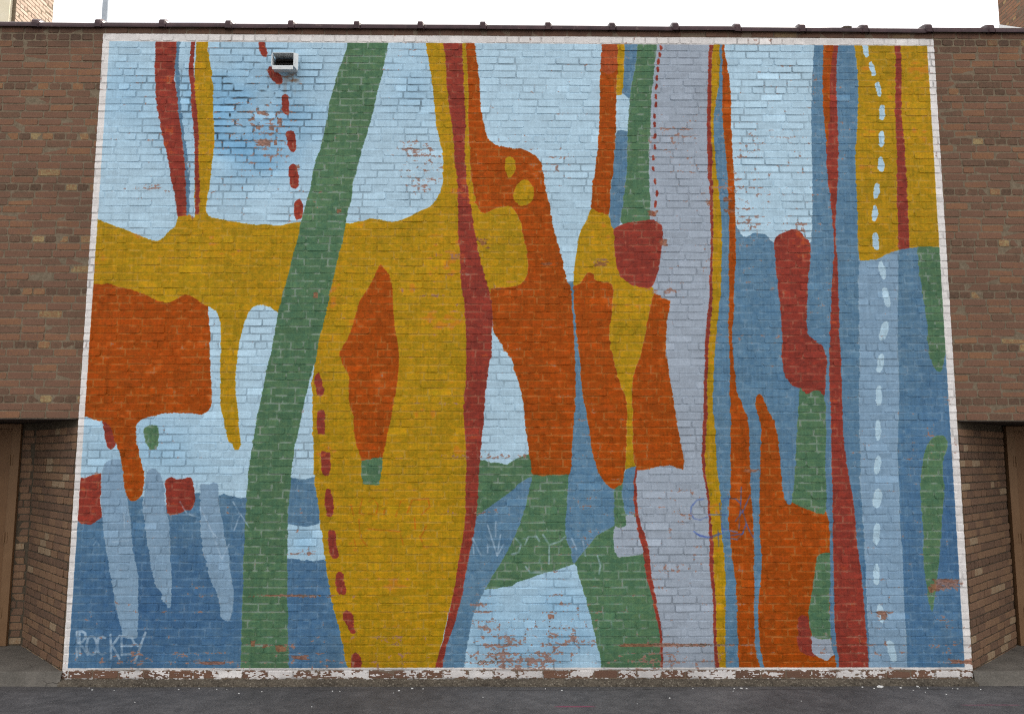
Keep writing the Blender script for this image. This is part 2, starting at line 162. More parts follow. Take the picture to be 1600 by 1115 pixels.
('O','2061,2366 2063,2414 2081,2442 2101,2445 2129,2428 2149,2372 2166,2310 2211,2238 2236,2154 2250,2057 2256,1917 2263,1805 2267,1695 2280,1585 2294,1517 2315,1487 2337,1490 2353,1514 2353,1514 2392,1482 2462,1455 2556,1427 2620,1411 2640,1433 2649,1449 2659,1368 2665,1259 2658,1081 2644,781 2631,485 2637,374 2653,243 2672,186 2677,45 2060,45 2057,134 2047,222 2030,327 2021,487 2033,701 2054,834 2075,1034 2065,1156 2061,1237 2062,1394 2072,1574 2078,1750 2089,1860 2097,1987 2104,2140 2094,2209 2070,2282'),
('V','2465,411 2638,379 2645,301 2659,238 2623,217 2602,191 2575,196 2533,217 2495,233 2458,248'),
('R','2361,540 2384,566 2419,569 2446,553 2456,474 2469,395 2469,248 2506,222 2425,233 2372,264 2351,301 2355,434'),
('G','2663,1087 2614,1087 2569,1076 2546,1054 2532,968 2517,888 2496,781 2469,659 2450,580 2457,487 2470,407 2496,385 2555,370 2637,374 2638,379 2635,487 2632,633 2651,835'),
('R','2812,5809 2804,5671 2781,5370 2773,5182 2775,4998 2786,4803 2782,4573 2780,4399 2802,4279 2808,4100 2813,3952 2818,3802 2809,3685 2793,3567 2785,3450 2766,3291 2749,3072 2736,2857 2732,2763 2721,2593 2716,2407 2721,2267 2712,2057 2709,1778 2704,1575 2688,1211 2686,968 2679,702 2673,434 2686,301 2695,144 2699,45 2948,45 2948,144 2947,248 2939,407 2935,593 2929,766 2916,942 2905,1103 2897,1238 2891,1395 2878,1575 2857,1712 2837,1878 2820,2029 2823,2295 2826,2480 2831,2707 2830,2815 2827,3001 2833,3291 2838,3479 2840,3655 2835,3802 2837,3982 2856,4174 2879,4399 2898,4725 2902,5029 2901,5183 2915,5498 2937,5672 2943,5810'),
('O','2812,5809 2804,5671 2781,5370 2773,5182 2775,4998 2786,4803 2792,4670 2809,4803 2831,5029 2850,5370 2879,5572 2893,5672 2901,5810'),
('S','3033,3774 3035,3642 3016,3362 3007,3073 2996,2764 2975,2408 2965,2200 2964,1946 2953,1712 2956,1436 2961,1300 2963,1238 2961,969 2956,766 2958,566 2961,301 2948,45 3268,45 3271,144 3277,300 3275,566 3279,835 3286,1103 3276,1300 3284,1576 3285,1917 3308,2201 3333,2482 3339,2765 3342,2931 3368,3363 3392,3749 3393,3778'),
('B','3393,3778 3392,3749 3368,3363 3342,2931 3339,2765 3333,2482 3308,2201 3285,1917 3284,1576 3276,1300 3286,1103 3279,835 3275,566 3277,300 3271,144 3268,45 3936,44 3838,3780'),
('G','3567,3779 3563,3658 3569,3511 3589,3364 3604,3219 3616,3075 3610,2931 3618,2777 3637,2723 3657,2666 3689,2638 3719,2658 3747,2755 3776,2852 3799,2852 3912,3111 3896,3780'),
('G','3569,2040 3614,2079 3672,2096 3720,2073 3737,2031 3722,1962 3688,1892 3674,1780 3676,1576 3653,1437 3627,1222 3607,1077 3581,926 3558,808 3540,699 3518,606 3506,590 3489,673 3475,808 3464,942 3465,1103 3478,1238 3467,1478 3468,1642 3499,1851 3531,1962'),
('Y','3098,5811 3091,5673 3105,5465 3104,5248 3080,4939 3044,4605 3042,4400 3036,4024 3033,3774 3035,3642 3114,3648 3185,3657 3231,3675 3292,3713 3350,3731 3421,3749 3526,3769 3670,3776 3896,3777 3963,5817'),
('R','3467,5814 3466,5670 3458,5421 3440,5186 3432,5033 3431,4807 3425,4577 3415,4402 3405,4103 3392,3749 3391,3743 3493,3761 3494,3767 3501,4104 3503,4402 3501,4577 3502,4807 3490,5033 3499,5186 3512,5421 3519,5670 3521,5814'),
('L','3162,5747 3162,5673 3179,5559 3227,5567 3214,5674 3206,5747'),
('L','3214,5513 3244,5525 3266,5466 3282,5389 3244,5376 3223,5435'),
('L','3259,5319 3301,5330 3313,5265 3316,5187 3286,5172 3264,5249'),
('L','3340,5029 3333,4985 3322,4960 3303,4952 3286,4960 3280,4984 3281,5028 3289,5073 3300,5097 3318,5106 3335,5097 3342,5073'),
('L','3324,4779 3317,4735 3306,4711 3288,4703 3271,4711 3265,4735 3265,4779 3272,4823 3284,4847 3302,4855 3319,4847 3325,4823'),
('L','3307,4538 3306,4496 3298,4473 3281,4465 3264,4473 3254,4496 3249,4537 3250,4579 3258,4602 3275,4610 3293,4602 3303,4579'),
('L','3251,4291 3242,4248 3231,4224 3213,4216 3198,4224 3193,4248 3195,4291 3204,4334 3215,4358 3233,4366 3248,4358 3254,4335'),
('L','3227,4086 3220,4042 3209,4017 3192,4009 3176,4017 3170,4041 3172,4086 3179,4131 3190,4155 3207,4164 3223,4155 3229,4131'),
('L','3227,3822 3227,3775 3219,3749 3200,3741 3181,3749 3169,3775 3163,3822 3163,3868 3171,3894 3189,3903 3209,3894 3220,3869'),
('L','3270,3561 3272,3513 3265,3486 3249,3476 3231,3485 3220,3512 3212,3561 3210,3610 3216,3637 3233,3646 3251,3637 3262,3610'),
('L','3294,3313 3299,3261 3293,3232 3276,3222 3256,3231 3242,3260 3231,3313 3227,3366 3232,3395 3249,3405 3270,3395 3283,3366'),
('L','3261,3009 3242,2958 3223,2929 3199,2920 3180,2929 3178,2957 3190,3009 3209,3060 3228,3089 3252,3098 3271,3089 3273,3060'),
('L','3208,2722 3195,2674 3181,2648 3161,2639 3145,2648 3141,2674 3148,2722 3160,2769 3175,2796 3194,2805 3210,2796 3214,2769'),
('L','3179,2438 3173,2386 3163,2358 3146,2349 3129,2358 3122,2386 3122,2437 3127,2489 3137,2517 3155,2527 3171,2517 3178,2489'),
('L','3153,2135 3148,2080 3139,2050 3123,2040 3108,2050 3102,2080 3102,2135 3108,2190 3117,2220 3133,2230 3147,2220 3153,2190'),
('L','3135,1833 3122,1785 3108,1759 3090,1750 3075,1759 3072,1785 3079,1833 3091,1880 3105,1907 3124,1916 3139,1907 3142,1881'),
('L','3131,1548 3120,1500 3105,1473 3081,1463 3060,1473 3052,1500 3056,1548 3067,1597 3083,1624 3107,1634 3128,1624 3135,1597'),
('L','3099,1242 3090,1188 3078,1158 3059,1147 3042,1158 3035,1188 3038,1242 3047,1297 3059,1327 3078,1338 3095,1327 3101,1297'),
('L','3080,904 3075,853 3064,824 3047,814 3030,824 3023,853 3022,904 3028,956 3038,985 3056,994 3073,985 3080,956'),
('L','3099,580 3100,532 3094,506 3078,497 3061,506 3051,532 3044,580 3044,627 3050,653 3066,662 3083,653 3093,627'),
('L','3183,269 3191,216 3186,187 3168,177 3146,187 3129,216 3115,269 3107,322 3112,351 3130,361 3152,351 3169,322'),
]
STROKES = [
('T',10,0.80,'-3717,225 -3730,428'),
('T',10,0.80,'-3693,245 -3706,411'),
('T',10,0.80,'-3730,428 -3688,434 -3660,419 -3655,382 -3675,349 -3711,340'),
('T',10,0.80,'-3706,340 -3665,297 -3629,245'),
('T',10,0.80,'-3615,392 -3636,369 -3644,317 -3630,264 -3595,241 -3566,258 -3556,310 -3565,362 -3588,390 -3615,392'),
('T',10,0.80,'-3489,382 -3517,392 -3547,375 -3552,317 -3540,264 -3512,245 -3482,258'),
('T',10,0.80,'-3446,405 -3432,215'),
('T',10,0.80,'-3369,398 -3431,316'),
('T',10,0.80,'-3427,319 -3362,215'),
('T',10,0.80,'-3352,392 -3344,245'),
('T',10,0.80,'-3352,392 -3265,390'),
('T',10,0.80,'-3344,316 -3263,316'),
('T',10,0.80,'-3344,245 -3259,249'),
('T',10,0.80,'-3264,382 -3244,336 -3207,316'),
('T',10,0.80,'-3155,424 -3232,183'),
('T',6,0.60,'-2918,1510 -2859,1415'),
('T',6,0.60,'-2831,1402 -2747,1375'),
('T',6,0.60,'-2752,1476 -2632,1253 -2589,1210'),
('T',6,0.60,'-3394,1414 -3379,1279'),
('T',6,0.60,'-3234,1510 -3198,1469 -3244,1442'),
('T',6,0.60,'-2465,1511 -2406,1416 -2318,1294'),
('T',6,0.60,'-2405,1389 -2448,1267'),
('T',6,0.55,'-2624,1226 -2540,1031 -2484,1152'),
('T',6,0.55,'-3637,1144 -3612,1184 -3589,1144'),
('T',6,0.55,'-3475,1171 -3339,1185'),
('T',7,0.60,'-409,1208 -333,1059'),
('T',7,0.60,'-402,1154 -395,1073'),
('T',7,0.60,'-279,1316 -195,1060'),
('T',7,0.60,'-210,1343 -210,1221'),
('T',7,0.60,'-168,1235 -195,1060 -141,1154'),
('T',7,0.60,'-278,1154 -278,1086'),
('T',8,0.55,'-40,1208 8,1154 -13,1087 -68,1073'),
('T',8,0.55,'42,1154 70,1215 139,1222 166,1181'),
('T',8,0.55,'194,1235 249,1154 248,993'),
('T',8,0.55,'263,1154 346,1181 387,1222'),
('T',8,0.55,'442,1208 483,1114'),
('T',8,0.55,'539,1181 558,1060'),
('T',8,0.55,'661,1060 688,979 674,912'),
('T',8,0.55,'49,966 84,919 234,919'),
('U',7,0.62,'1584,1541 1528,1530 1478,1475 1469,1420 1496,1373 1551,1362 1614,1386'),
('U',7,0.62,'1493,1264 1548,1223 1658,1217 1742,1251 1732,1366 1722,1503'),
('U',7,0.62,'1654,1585 1648,1571'),
('U',7,0.62,'1722,1496 1779,1544 1862,1541 1903,1503'),
('U',7,0.62,'1914,1640 1901,1448 1882,1285'),
('U',7,0.62,'1988,1572 1929,1448 1856,1353'),
('U',7,0.62,'1915,1448 1965,1285 2004,1217'),
('U',7,0.62,'1797,1230 1908,1244 1946,1326'),
('U',7,0.62,'1629,1407 1774,1404'),
('U',7,0.62,'1743,1285 1867,1258'),
('U',7,0.60,'1702,1277 1705,1142'),
('U',7,0.60,'1521,1243 1617,1210 1715,1250'),
('U',7,0.60,'1769,1216 1865,1196 1923,1264'),
('E',7,0.55,'-1454,1485 -1431,1403'),
('E',7,0.55,'-1359,1540 -1383,1417 -1342,1403'),
('E',7,0.55,'-1303,1512 -1262,1540 -1220,1485 -1238,1403 -1301,1410'),
('E',7,0.55,'-1164,1444 -1170,1404'),
('E',7,0.55,'-1053,1445 -1066,1390'),
('E',7,0.55,'-1027,1513 -1040,1472'),
('E',7,0.55,'-970,1417 -930,1526 -792,1540 -778,1472 -846,1404'),
('E',7,0.55,'-907,1377 -899,1282'),
('E',7,0.55,'-1382,1363 -1372,1241'),
('E',7,0.55,'-1298,1281 -1022,1261'),
('E',7,0.55,'-803,1309 -843,1228'),
('E',7,0.50,'-1419,1193 -1404,1139'),
('E',7,0.50,'-1365,1207 -1308,1139'),
('E',7,0.50,'-1022,1234 -1000,1153'),
('E',7,0.50,'-857,1221 -821,1133'),
('E',6,0.70,'2677,1265 2625,1103 2648,1362'),
]
WEAR = [(-2370, 4913, 348, 274, 0.62), (-2217, 4672, 174, 242, 0.6), (-884, 4499, 260, 241, 0.62), (-1002, 4649, 348, 120, 0.5), (2034, 4156, 260, 269, 0.6), (1775, 4214, 174, 120, 0.55), (1899, 4484, 524, 363, 0.42), (1441, 4814, 351, 274, 0.45), (2229, 4788, 352, 121, 0.42), (2117, 4038, 173, 178, 0.55), (2492, 4759, 146, 73, 0.5), (2432, 3980, 232, 119, 0.5), (1134, 3974, 173, 83, 0.6), (187, 4686, 349, 303, 0.38), (273, 4446, 232, 240, 0.42), (2475, 4337, 349, 241, 0.35), (96, 359, 596, 263, 0.62), (-66, 202, 486, 94, 0.75), (476, 569, 327, 159, 0.5), (-284, 543, 217, 158, 0.55), (1342, 322, 597, 21, 0.85), (1231, 202, 325, 73, 0.55), (-1804, 722, 379, 18, 0.85), (-2060, 307, 215, 42, 0.68), (-1842, 219, 161, 31, 0.7), (3603, 824, 187, 54, 0.9), (3095, 569, 76, 64, 0.72), (3586, 543, 77, 26, 0.6), (3190, 306, 654, 26, 0.5), (3735, 306, 219, 73, 0.5), (-1870, 1088, 152, 33, 0.72), (-696, 3319, 284, 23, 0.7), (-413, 3331, 57, 145, 0.5), (-529, 3673, 228, 30, 0.6), (-236, 1905, 889, 22, 0.68), (-629, 2359, 335, 23, 0.6), (-399, 1435, 276, 27, 0.65), (728, 3620, 103, 41, 0.75), (1275, 3810, 58, 35, 0.8), (1939, 2960, 625, 52, 0.55), (1891, 4215, 348, 30, 0.7), (1813, 3508, 343, 234, 0.35), (1367, 1480, 277, 219, 0.45), (2014, 1782, 111, 22, 0.7), (1950, 675, 438, 32, 0.55), (-3417, 569, 377, 157, 0.4), (-2776, 674, 324, 158, 0.35), (-3021, 203, 857, 63, 0.52), (-1039, 385, 486, 105, 0.5), (-929, 255, 485, 78, 0.5), (-2678, 4670, 635, 545, 0.36), (-3347, 4248, 229, 89, 0.5), (-2299, 5340, 350, 123, 0.45), (-1881, 2300, 77, 34, 0.6), (817, 1709, 56, 16, 0.8), (2597, 437, 76, 42, 0.5), (2562, 280, 109, 42, 0.6), (262, 1425, 607, 163, 0.3), (605, 2757, 113, 28, 0.6), (-497, 3296, 113, 407, 0.45), (1238, 3361, 171, 46, 0.6)]
PATCHES = [(-2488, 4973, 638, 520, 'K', 0.62), (-2815, 5153, 290, 245, 'K', 0.35), (-954, 5287, 351, 371, 'K', 0.18), (96, 464, 923, 476, 'K', 0.42), (-3168, 1965, 717, 388, 'K', 0.22), (-1818, 1153, 219, 161, 'K', 0.3), (-2332, 4672, 346, 241, 'K', 0.5), (-3628, 5148, 232, 368, 'K', 0.25), (-664, 5536, 235, 249, 'P', 0.35), (867, 5546, 177, 187, 'P', 0.3), (3750, 1429, 334, 885, 'D', 0.45), (3496, 889, 497, 758, 'D', 0.4), (-3097, 621, 864, 584, 'D', 0.5), (-1801, 621, 216, 532, 'D', 0.4)]
BARE = [(-2356, 4992, 53, 24), (-2379, 4852, 29, 24), (-2258, 4853, 23, 24), (-2316, 4708, 69, 33), (-2218, 4714, 14, 24), (-2008, 4487, 23, 24), (-2185, 4914, 18, 30), (-2429, 4937, 17, 18), (1873, 4203, 35, 18), (1887, 4096, 47, 18), (1704, 4166, 23, 24), (728, 3609, 51, 23), (1281, 3804, 34, 24), (1194, 4075, 46, 24), (-330, 3791, 40, 35), (-1623, 4079, 23, 24), (-1812, 3315, 17, 23), (3659, 846, 88, 16), (3557, 792, 38, 27), (3517, 771, 22, 27), (3084, 585, 44, 16), (3094, 553, 22, 21), (-2249, 333, 16, 21), (-2006, 291, 43, 21), (-1864, 224, 65, 15), (-2141, 318, 27, 15), (-2591, 177, 134, 11), (3728, 185, 98, 21), (-2021, 727, 184, 8), (1206, 322, 298, 9), (962, 317, 136, 9), (259, 553, 22, 16), (-2935, 4014, 11, 18), (2014, 1782, 56, 14), (259, 3601, 57, 12)]
INNER = [(-3769, 5670), (3764, 5678), (3763, 138), (-3786, 137)]

# ------------------------------------------------------------------ small helpers
def tag(o, label=None, cat=None, group=None, kind=None):
    if label: o['label'] = label
    if cat: o['category'] = cat
    if group: o['group'] = group
    if kind: o['kind'] = kind
    return o

def empty(name, loc, parent=None):
    o = bpy.data.objects.new(name, None)
    o.empty_display_size = 0.2
    COL.objects.link(o)
    o.location = loc
    if parent: o.parent = parent
    return o

def link_mesh(name, me, mat=None, parent=None, loc=(0, 0, 0), rotz=0.0):
    if mat and not me.materials: me.materials.append(mat)
    o = bpy.data.objects.new(name, me)
    COL.objects.link(o)
    o.location = loc
    o.rotation_euler = (0, 0, rotz)
    if parent: o.parent = parent
    return o

def bm_obj(name, bm, mat, parent=None, loc=(0, 0, 0), rotz=0.0, smooth=False):
    me = bpy.data.meshes.new(name)
    bmesh.ops.recalc_face_normals(bm, faces=bm.faces)
    bm.to_mesh(me); bm.free()
    if not smooth: me.shade_flat()
    return link_mesh(name, me, mat, parent, loc, rotz)

def add_box(bm, x0, x1, y0, y1, z0, z1, bev=0.0):
    t = bmesh.new()
    bmesh.ops.create_cube(t, size=1.0)
    for v in t.verts:
        v.co = Vector((x0 + (v.co.x + .5) * (x1 - x0), y0 + (v.co.y + .5) * (y1 - y0), z0 + (v.co.z + .5) * (z1 - z0)))
    if bev > 0:
        bmesh.ops.bevel(t, geom=list(t.edges), offset=bev, segments=2, profile=.6, affect='EDGES')
    me = bpy.data.meshes.new('tmp'); t.to_mesh(me); t.free()
    bm.from_mesh(me); bpy.data.meshes.remove(me)

def add_cyl(bm, p0, p1, r0, r1=None, seg=16):
    r1 = r0 if r1 is None else r1
    p0, p1 = Vector(p0), Vector(p1)
    q = (p1 - p0).to_track_quat('Z', 'Y')
    a = [bm.verts.new(p0 + q @ Vector((r0 * math.cos(2 * math.pi * k / seg), r0 * math.sin(2 * math.pi * k / seg), 0))) for k in range(seg)]
    b = [bm.verts.new(p1 + q @ Vector((r1 * math.cos(2 * math.pi * k / seg), r1 * math.sin(2 * math.pi * k / seg), 0))) for k in range(seg)]
    for k in range(seg):
        bm.faces.new((a[k], a[(k + 1) % seg], b[(k + 1) % seg], b[k]))
    bm.faces.new(a[::-1]); bm.faces.new(b)

def project(p):
    d = Vector(p) - Vector(CAM_POS)
    w = d.dot(_f)
    if w < 0.1: return None
    k = FOCAL / 36.0 * 1024
    return 512 + k * d.dot(_r) / w, 356.5 - k * d.dot(_u) / w

# ------------------------------------------------------------------ material kit
class Mat:
    def __init__(s, name):
        s.m = bpy.data.materials.new(name); s.m.use_nodes = True
        s.n, s.l = s.m.node_tree.nodes, s.m.node_tree.links
        s.b = s.n['Principled BSDF']
        s.b.inputs['Specular IOR Level'].default_value = .2
        s.pos = s.n.new('ShaderNodeNewGeometry').outputs['Position']
    def noise(s, scale, detail=4, rough=.55, vec=None, out='Fac', stretch=None, dist=0.0):
        t = s.n.new('ShaderNodeTexNoise')
        t.inputs['Scale'].default_value = scale; t.inputs['Detail'].default_value = detail
        t.inputs['Roughness'].default_value = rough; t.inputs['Distortion'].default_value = dist
        v = vec or s.pos
        if stretch:
            mp = s.n.new('ShaderNodeMapping'); mp.inputs['Scale'].default_value = stretch
            s.l.new(v, mp.inputs['Vector']); v = mp.outputs['Vector']
        s.l.new(v, t.inputs['Vector'])
        return t.outputs[out]
    def rng(s, v, a, b, c=0., d=1., smooth=False):
        t = s.n.new('ShaderNodeMapRange')
        if smooth: t.interpolation_type = 'SMOOTHSTEP'
        for k, x in zip(('From Min', 'From Max', 'To Min', 'To Max'), (a, b, c, d)): t.inputs[k].default_value = x
        s.l.new(v, t.inputs['Value']); return t.outputs['Result']
    def math(s, op, a, b=None, c=None):
        t = s.n.new('ShaderNodeMath'); t.operation = op
        for i, x in enumerate((a, b, c)):
            if x is None: continue
            if isinstance(x, (int, float)): t.inputs[i].default_value = x
            else: s.l.new(x, t.inputs[i])
        return t.outputs[0]
    def ramp(s, v, stops, interp='LINEAR'):
        t = s.n.new('ShaderNodeValToRGB'); t.color_ramp.interpolation = interp
        e = t.color_ramp.elements
        while len(e) < len(stops): e.new(.5)
        for k, (p, c) in enumerate(stops):
            e[k].position = p; e[k].color = (*c, 1)
        s.l.new(v, t.inputs['Fac']); return t.outputs['Color']
    def mix(s, f, a, b, mode='MIX'):
        t = s.n.new('ShaderNodeMix'); t.data_type = 'RGBA'; t.blend_type = mode
        for i, x in ((0, f), (6, a), (7, b)):
            if isinstance(x, (int, float)): t.inputs[i].default_value = x
            elif isinstance(x, tuple): t.inputs[i].default_value = (*x, 1)
            else: s.l.new(x, t.inputs[i])
        return t.outputs[2]
    def xyz(s, v=None):
        t = s.n.new('ShaderNodeSeparateXYZ'); s.l.new(v or s.pos, t.inputs[0]); return t.outputs
    def base(s, c):
        if isinstance(c, tuple): s.b.inputs['Base Color'].default_value = (*c, 1)
        else: s.l.new(c, s.b.inputs['Base Color'])
    def rough(s, r):
        if isinstance(r, (int, float)): s.b.inputs['Roughness'].default_value = r
        else: s.l.new(r, s.b.inputs['Roughness'])
    def bump(s, h, strength, dist=.01):
        t = s.n.new('ShaderNodeBump'); t.inputs['Strength'].default_value = strength; t.inputs['Distance'].default_value = dist
        s.l.new(h, t.inputs['Height']); s.l.new(t.outputs['Normal'], s.b.inputs['Normal'])

# ------------------------------------------------------------------ brick layout
P, GZ = 0.0678, 0.05            # course height, height of the first course
BL, JT = 0.211, 0.0105          # stretcher pitch, joint
EDGE = MW / 2 + 0.012           # where the wall turns into the door recesses
LINTEL_ROW = 32                 # courses below this one stop at the recesses
REC_OUT = 6.95                  # outer end of each recess opening
WALL_END = 9.3
TOP_ROW = 84

def course(u0, u1, header, off):
    """brick spans of one course between u0 and u1"""
    pitch = BL / 2 if header else BL
    r, u = [], u0 - off * pitch
    while u < u1 - 0.02:
        p = pitch * random.uniform(.965, 1.035)
        if not header and random.random() < .08: p = pitch * random.choice((.5, .5, .75))
        a, b = max(u, u0), min(u + p, u1)
        u += p
        if b - a > 0.048: r.append((a + JT / 2, b - JT / 2))
    return r

def layout(u0, u1, rows, z0=GZ, spans=None, hdr=6):
    out = []
    for j in rows:
        header = (j % 7 == hdr)
        off = (0 if j % 2 else .5) + random.uniform(-.06, .06)
        for a, b in (spans(j) if spans else [(u0, u1)]):
            zc = z0 + j * P + P / 2
            for c, d in course(a, b, header, off % 1.0):
                h = P - JT + random.uniform(-.0015, .0015)
                out.append((c, d, zc - h / 2 + random.uniform(-.0008, .0008), zc + h / 2, header, j))
    return out

def brick_rings(a, b, n=1):
    """24 corner points (three rings of eight) for n bricks with half sizes a, b: a small box with worn corners"""
    c = 0.0065 * (1 + rng.uniform(-.4, 1.0, (n, 4)))
    e = 0.0029
    pts = np.zeros((n, 24, 3))
    a = np.broadcast_to(np.asarray(a, float), (n,)); b = np.broadcast_to(np.asarray(b, float), (n,))
    cor = [(-1, -1), (1, -1), (1, 1), (-1, 1)]
    oct8 = np.zeros((n, 8, 2))
    for k, (sx, sz) in enumerate(cor):
        cx, cz = c[:, k], c[:, k] * .8
        first, second = ((0, 1), (1, 0)), None
        if k in (0, 2): p1, p2 = (sx * a, sz * (b - cz)), (sx * (a - cx), sz * b)
        else:           p1, p2 = (sx * (a - cx), sz * b), (sx * a, sz * (b - cz))
        oct8[:, 2 * k, 0], oct8[:, 2 * k, 1] = p1
        oct8[:, 2 * k + 1, 0], oct8[:, 2 * k + 1, 1] = p2
    oct8 += rng.normal(0, .0009, oct8.shape)
    tilt = rng.normal(0, .0013, (n, 1)); tilt2 = rng.normal(0, .0009, (n, 1)); off = rng.normal(0, .0013, (n, 1))
    for r, (inset, y) in enumerate(((0, .03), (0, e), (e, 0))):
        sx = (a - inset * .8) / a
        pts[:, 8 * r:8 * r + 8, 0] = oct8[..., 0] * sx[:, None]
        top = oct8[..., 1] > 0                     # the upper arris is weathered wider than the lower one
        pts[:, 8 * r:8 * r + 8, 2] = oct8[..., 1] - np.where(top, inset * 1.25, -inset * .55)
        yy = y + (off + tilt * np.sign(oct8[..., 0]) + tilt2 * np.sign(oct8[..., 1]) if r else 0)
        pts[:, 8 * r:8 * r + 8, 1] = yy + rng.normal(0, .0005, (n, 8)) * (r > 0)
    return pts

RING_FACES = []
for r in range(2):
    for k in range(8):
        k2 = (k + 1) % 8
        RING_FACES.append((8 * r + k, 8 * r + k2, 8 * r + 8 + k2, 8 * r + 8 + k))
CAP = tuple(range(16, 24))

def tone_of(header):
    t = .18 + random.betavariate(3.0, 2.6) * .64
    if header: t = t * .5 if random.random() < .80 else random.uniform(.8, 1.0)
    elif random.random() < .015: t = random.uniform(.88, 1.0)
    return t

def bricks_mesh(name, bricks):
    """many bricks joined: real geometry, each with its own colour tone"""
    n = len(bricks)
    B = np.array([b[:4] for b in bricks])
    pts = brick_rings((B[:, 1] - B[:, 0]) / 2, (B[:, 3] - B[:, 2]) / 2, n)
    pts[..., 0] += ((B[:, 0] + B[:, 1]) / 2)[:, None]
    pts[..., 2] += ((B[:, 2] + B[:, 3]) / 2)[:, None]
    F = np.array(RING_FACES)
    quads = (F[None] + (np.arange(n) * 24)[:, None, None]).reshape(-1, 4)
    caps = (np.array(CAP)[None] + (np.arange(n) * 24)[:, None])
    me = bpy.data.meshes.new(name)
    me.vertices.add(n * 24); me.vertices.foreach_set('co', pts.reshape(-1))
    loops = np.concatenate([quads.reshape(-1), caps.reshape(-1)])
    me.loops.add(len(loops)); me.loops.foreach_set('vertex_index', loops)
    start = np.concatenate([np.arange(len(quads)) * 4, len(quads) * 4 + np.arange(n) * 8])
    me.polygons.add(len(start)); me.polygons.foreach_set('loop_start', start)
    me.update(calc_edges=True); me.validate(); me.shade_flat()
    at = me.attributes.new('tone', 'FLOAT', 'POINT')
    at.data.foreach_set('value', np.repeat([tone_of(b[4]) for b in bricks], 24))
    return me

_variants = {}
def brick_variant(header, mat):
    key = (header, mat.name)
    if key not in _variants:
        lst = []
        for k in range(6 if header else 12):
            pts = brick_rings((BL / 2 if header else BL) / 2 - JT / 2, (P - JT) / 2, 1)[0]
            me = bpy.data.meshes.new('brick')
            me.from_pydata([tuple(p) for p in pts], [], RING_FACES + [CAP])
            me.shade_flat()
            at = me.attributes.new('tone', 'FLOAT', 'POINT')
            at.data.foreach_set('value', [tone_of(header)] * 24)
            me.materials.append(mat)
            lst.append(me)
        _variants[key] = lst
    return random.choice(_variants[key])

def build_bricks(root, bricks, mat, loc, rotz, limit=300, stuff_name='brickwork'):
    """the bricks that show largest become parts of their own, the rest one joined part"""
    M = Matrix.Translation(loc) @ Matrix.Rotation(rotz, 4, 'Z')
    sized = []
    for i, b in enumerate(bricks):
        q = [project(M @ Vector((x, 0, z))) for x, z in ((b[0], b[2]), (b[1], b[2]), (b[1], b[3]), (b[0], b[3]))]
        if any(p is None for p in q): continue
        xs = [min(max(p[0], 0), 1024) for p in q]; ys = [min(max(p[1], 0), 713) for p in q]
        ar = abs(sum(xs[k] * ys[(k + 1) % 4] - xs[(k + 1) % 4] * ys[k] for k in range(4))) / 2
        if ar > 4: sized.append((ar, i))
    sized.sort(reverse=True)
    single = set(i for _, i in sized[:limit])
    for i in sorted(single):
        c, d, z0, z1, header, j = bricks[i]
        me = brick_variant(header, mat)
        o = bpy.data.objects.new('brick', me)
        COL.objects.link(o)
        o.parent = root
        w = (BL / 2 if header else BL) - JT
        o.location = (M @ Vector(((c + d) / 2, 0, (z0 + z1) / 2))) - root.location
        o.rotation_euler = (0, 0, rotz)
        o.scale = ((d - c) / w, 1, (z1 - z0) / (P - JT))
    rest = [b for i, b in enumerate(bricks) if i not in single]
    if rest:
        o = link_mesh(stuff_name, bricks_mesh(stuff_name, rest), mat, root, Vector(loc) - root.location, rotz)
        o['kind'] = 'stuff'

# ------------------------------------------------------------------ main wall layout (needed by the painting)
def main_spans(j):
    if j < LINTEL_ROW:
        return [(-WALL_END, -REC_OUT), (-EDGE, EDGE), (REC_OUT, WALL_END)]
    return [(-WALL_END, WALL_END)]
MAIN = layout(0, 0, range(0, TOP_ROW + 1), spans=main_spans)

# ------------------------------------------------------------------ the painting: rasterised from the traced outlines, brick by brick
RES = 0.0034
X0, X1, Z0, Z1 = -MW / 2 - .03, MW / 2 + .03, 0.02, GZ + 84 * P + .03
NX, NZ = int((X1 - X0) / RES), int((Z1 - Z0) / RES)

def vnoise(cx, cz):
    """smooth value noise with cells cx by cz metres"""
    gx, gz = int((X1 - X0) / cx) + 3, int((Z1 - Z0) / cz) + 3
    g = rng.random((gz, gx)).astype(np.float32)
    x = np.arange(NX) * RES / cx; z = np.arange(NZ) * RES / cz
    xi, zi = x.astype(int), z.astype(int)
    fx, fz = (x - xi).astype(np.float32), (z - zi).astype(np.float32)
    fx = fx * fx * (3 - 2 * fx); fz = (fz * fz * (3 - 2 * fz))[:, None]
    a = g[zi][:, xi] * (1 - fx) + g[zi][:, xi + 1] * fx
    b = g[zi + 1][:, xi] * (1 - fx) + g[zi + 1][:, xi + 1] * fx
    return a * (1 - fz) + b * fz

def norm(n): return (n - n.mean()) / n.std()

def pts_of(s, smooth=True, closed=True):
    p = np.array([[float(v) for v in q.split(',')] for q in s.split()]) / 1000.0
    if smooth:
        for _ in range(2):
            q = np.roll(p, -1, 0)
            if closed:
                t = np.minimum(.22, .02 / np.maximum(np.hypot(*(q - p).T), 1e-6))[:, None]
                p = np.stack([p * (1 - t) + q * t, p * t + q * (1 - t)], 1).reshape(-1, 2)
    return p

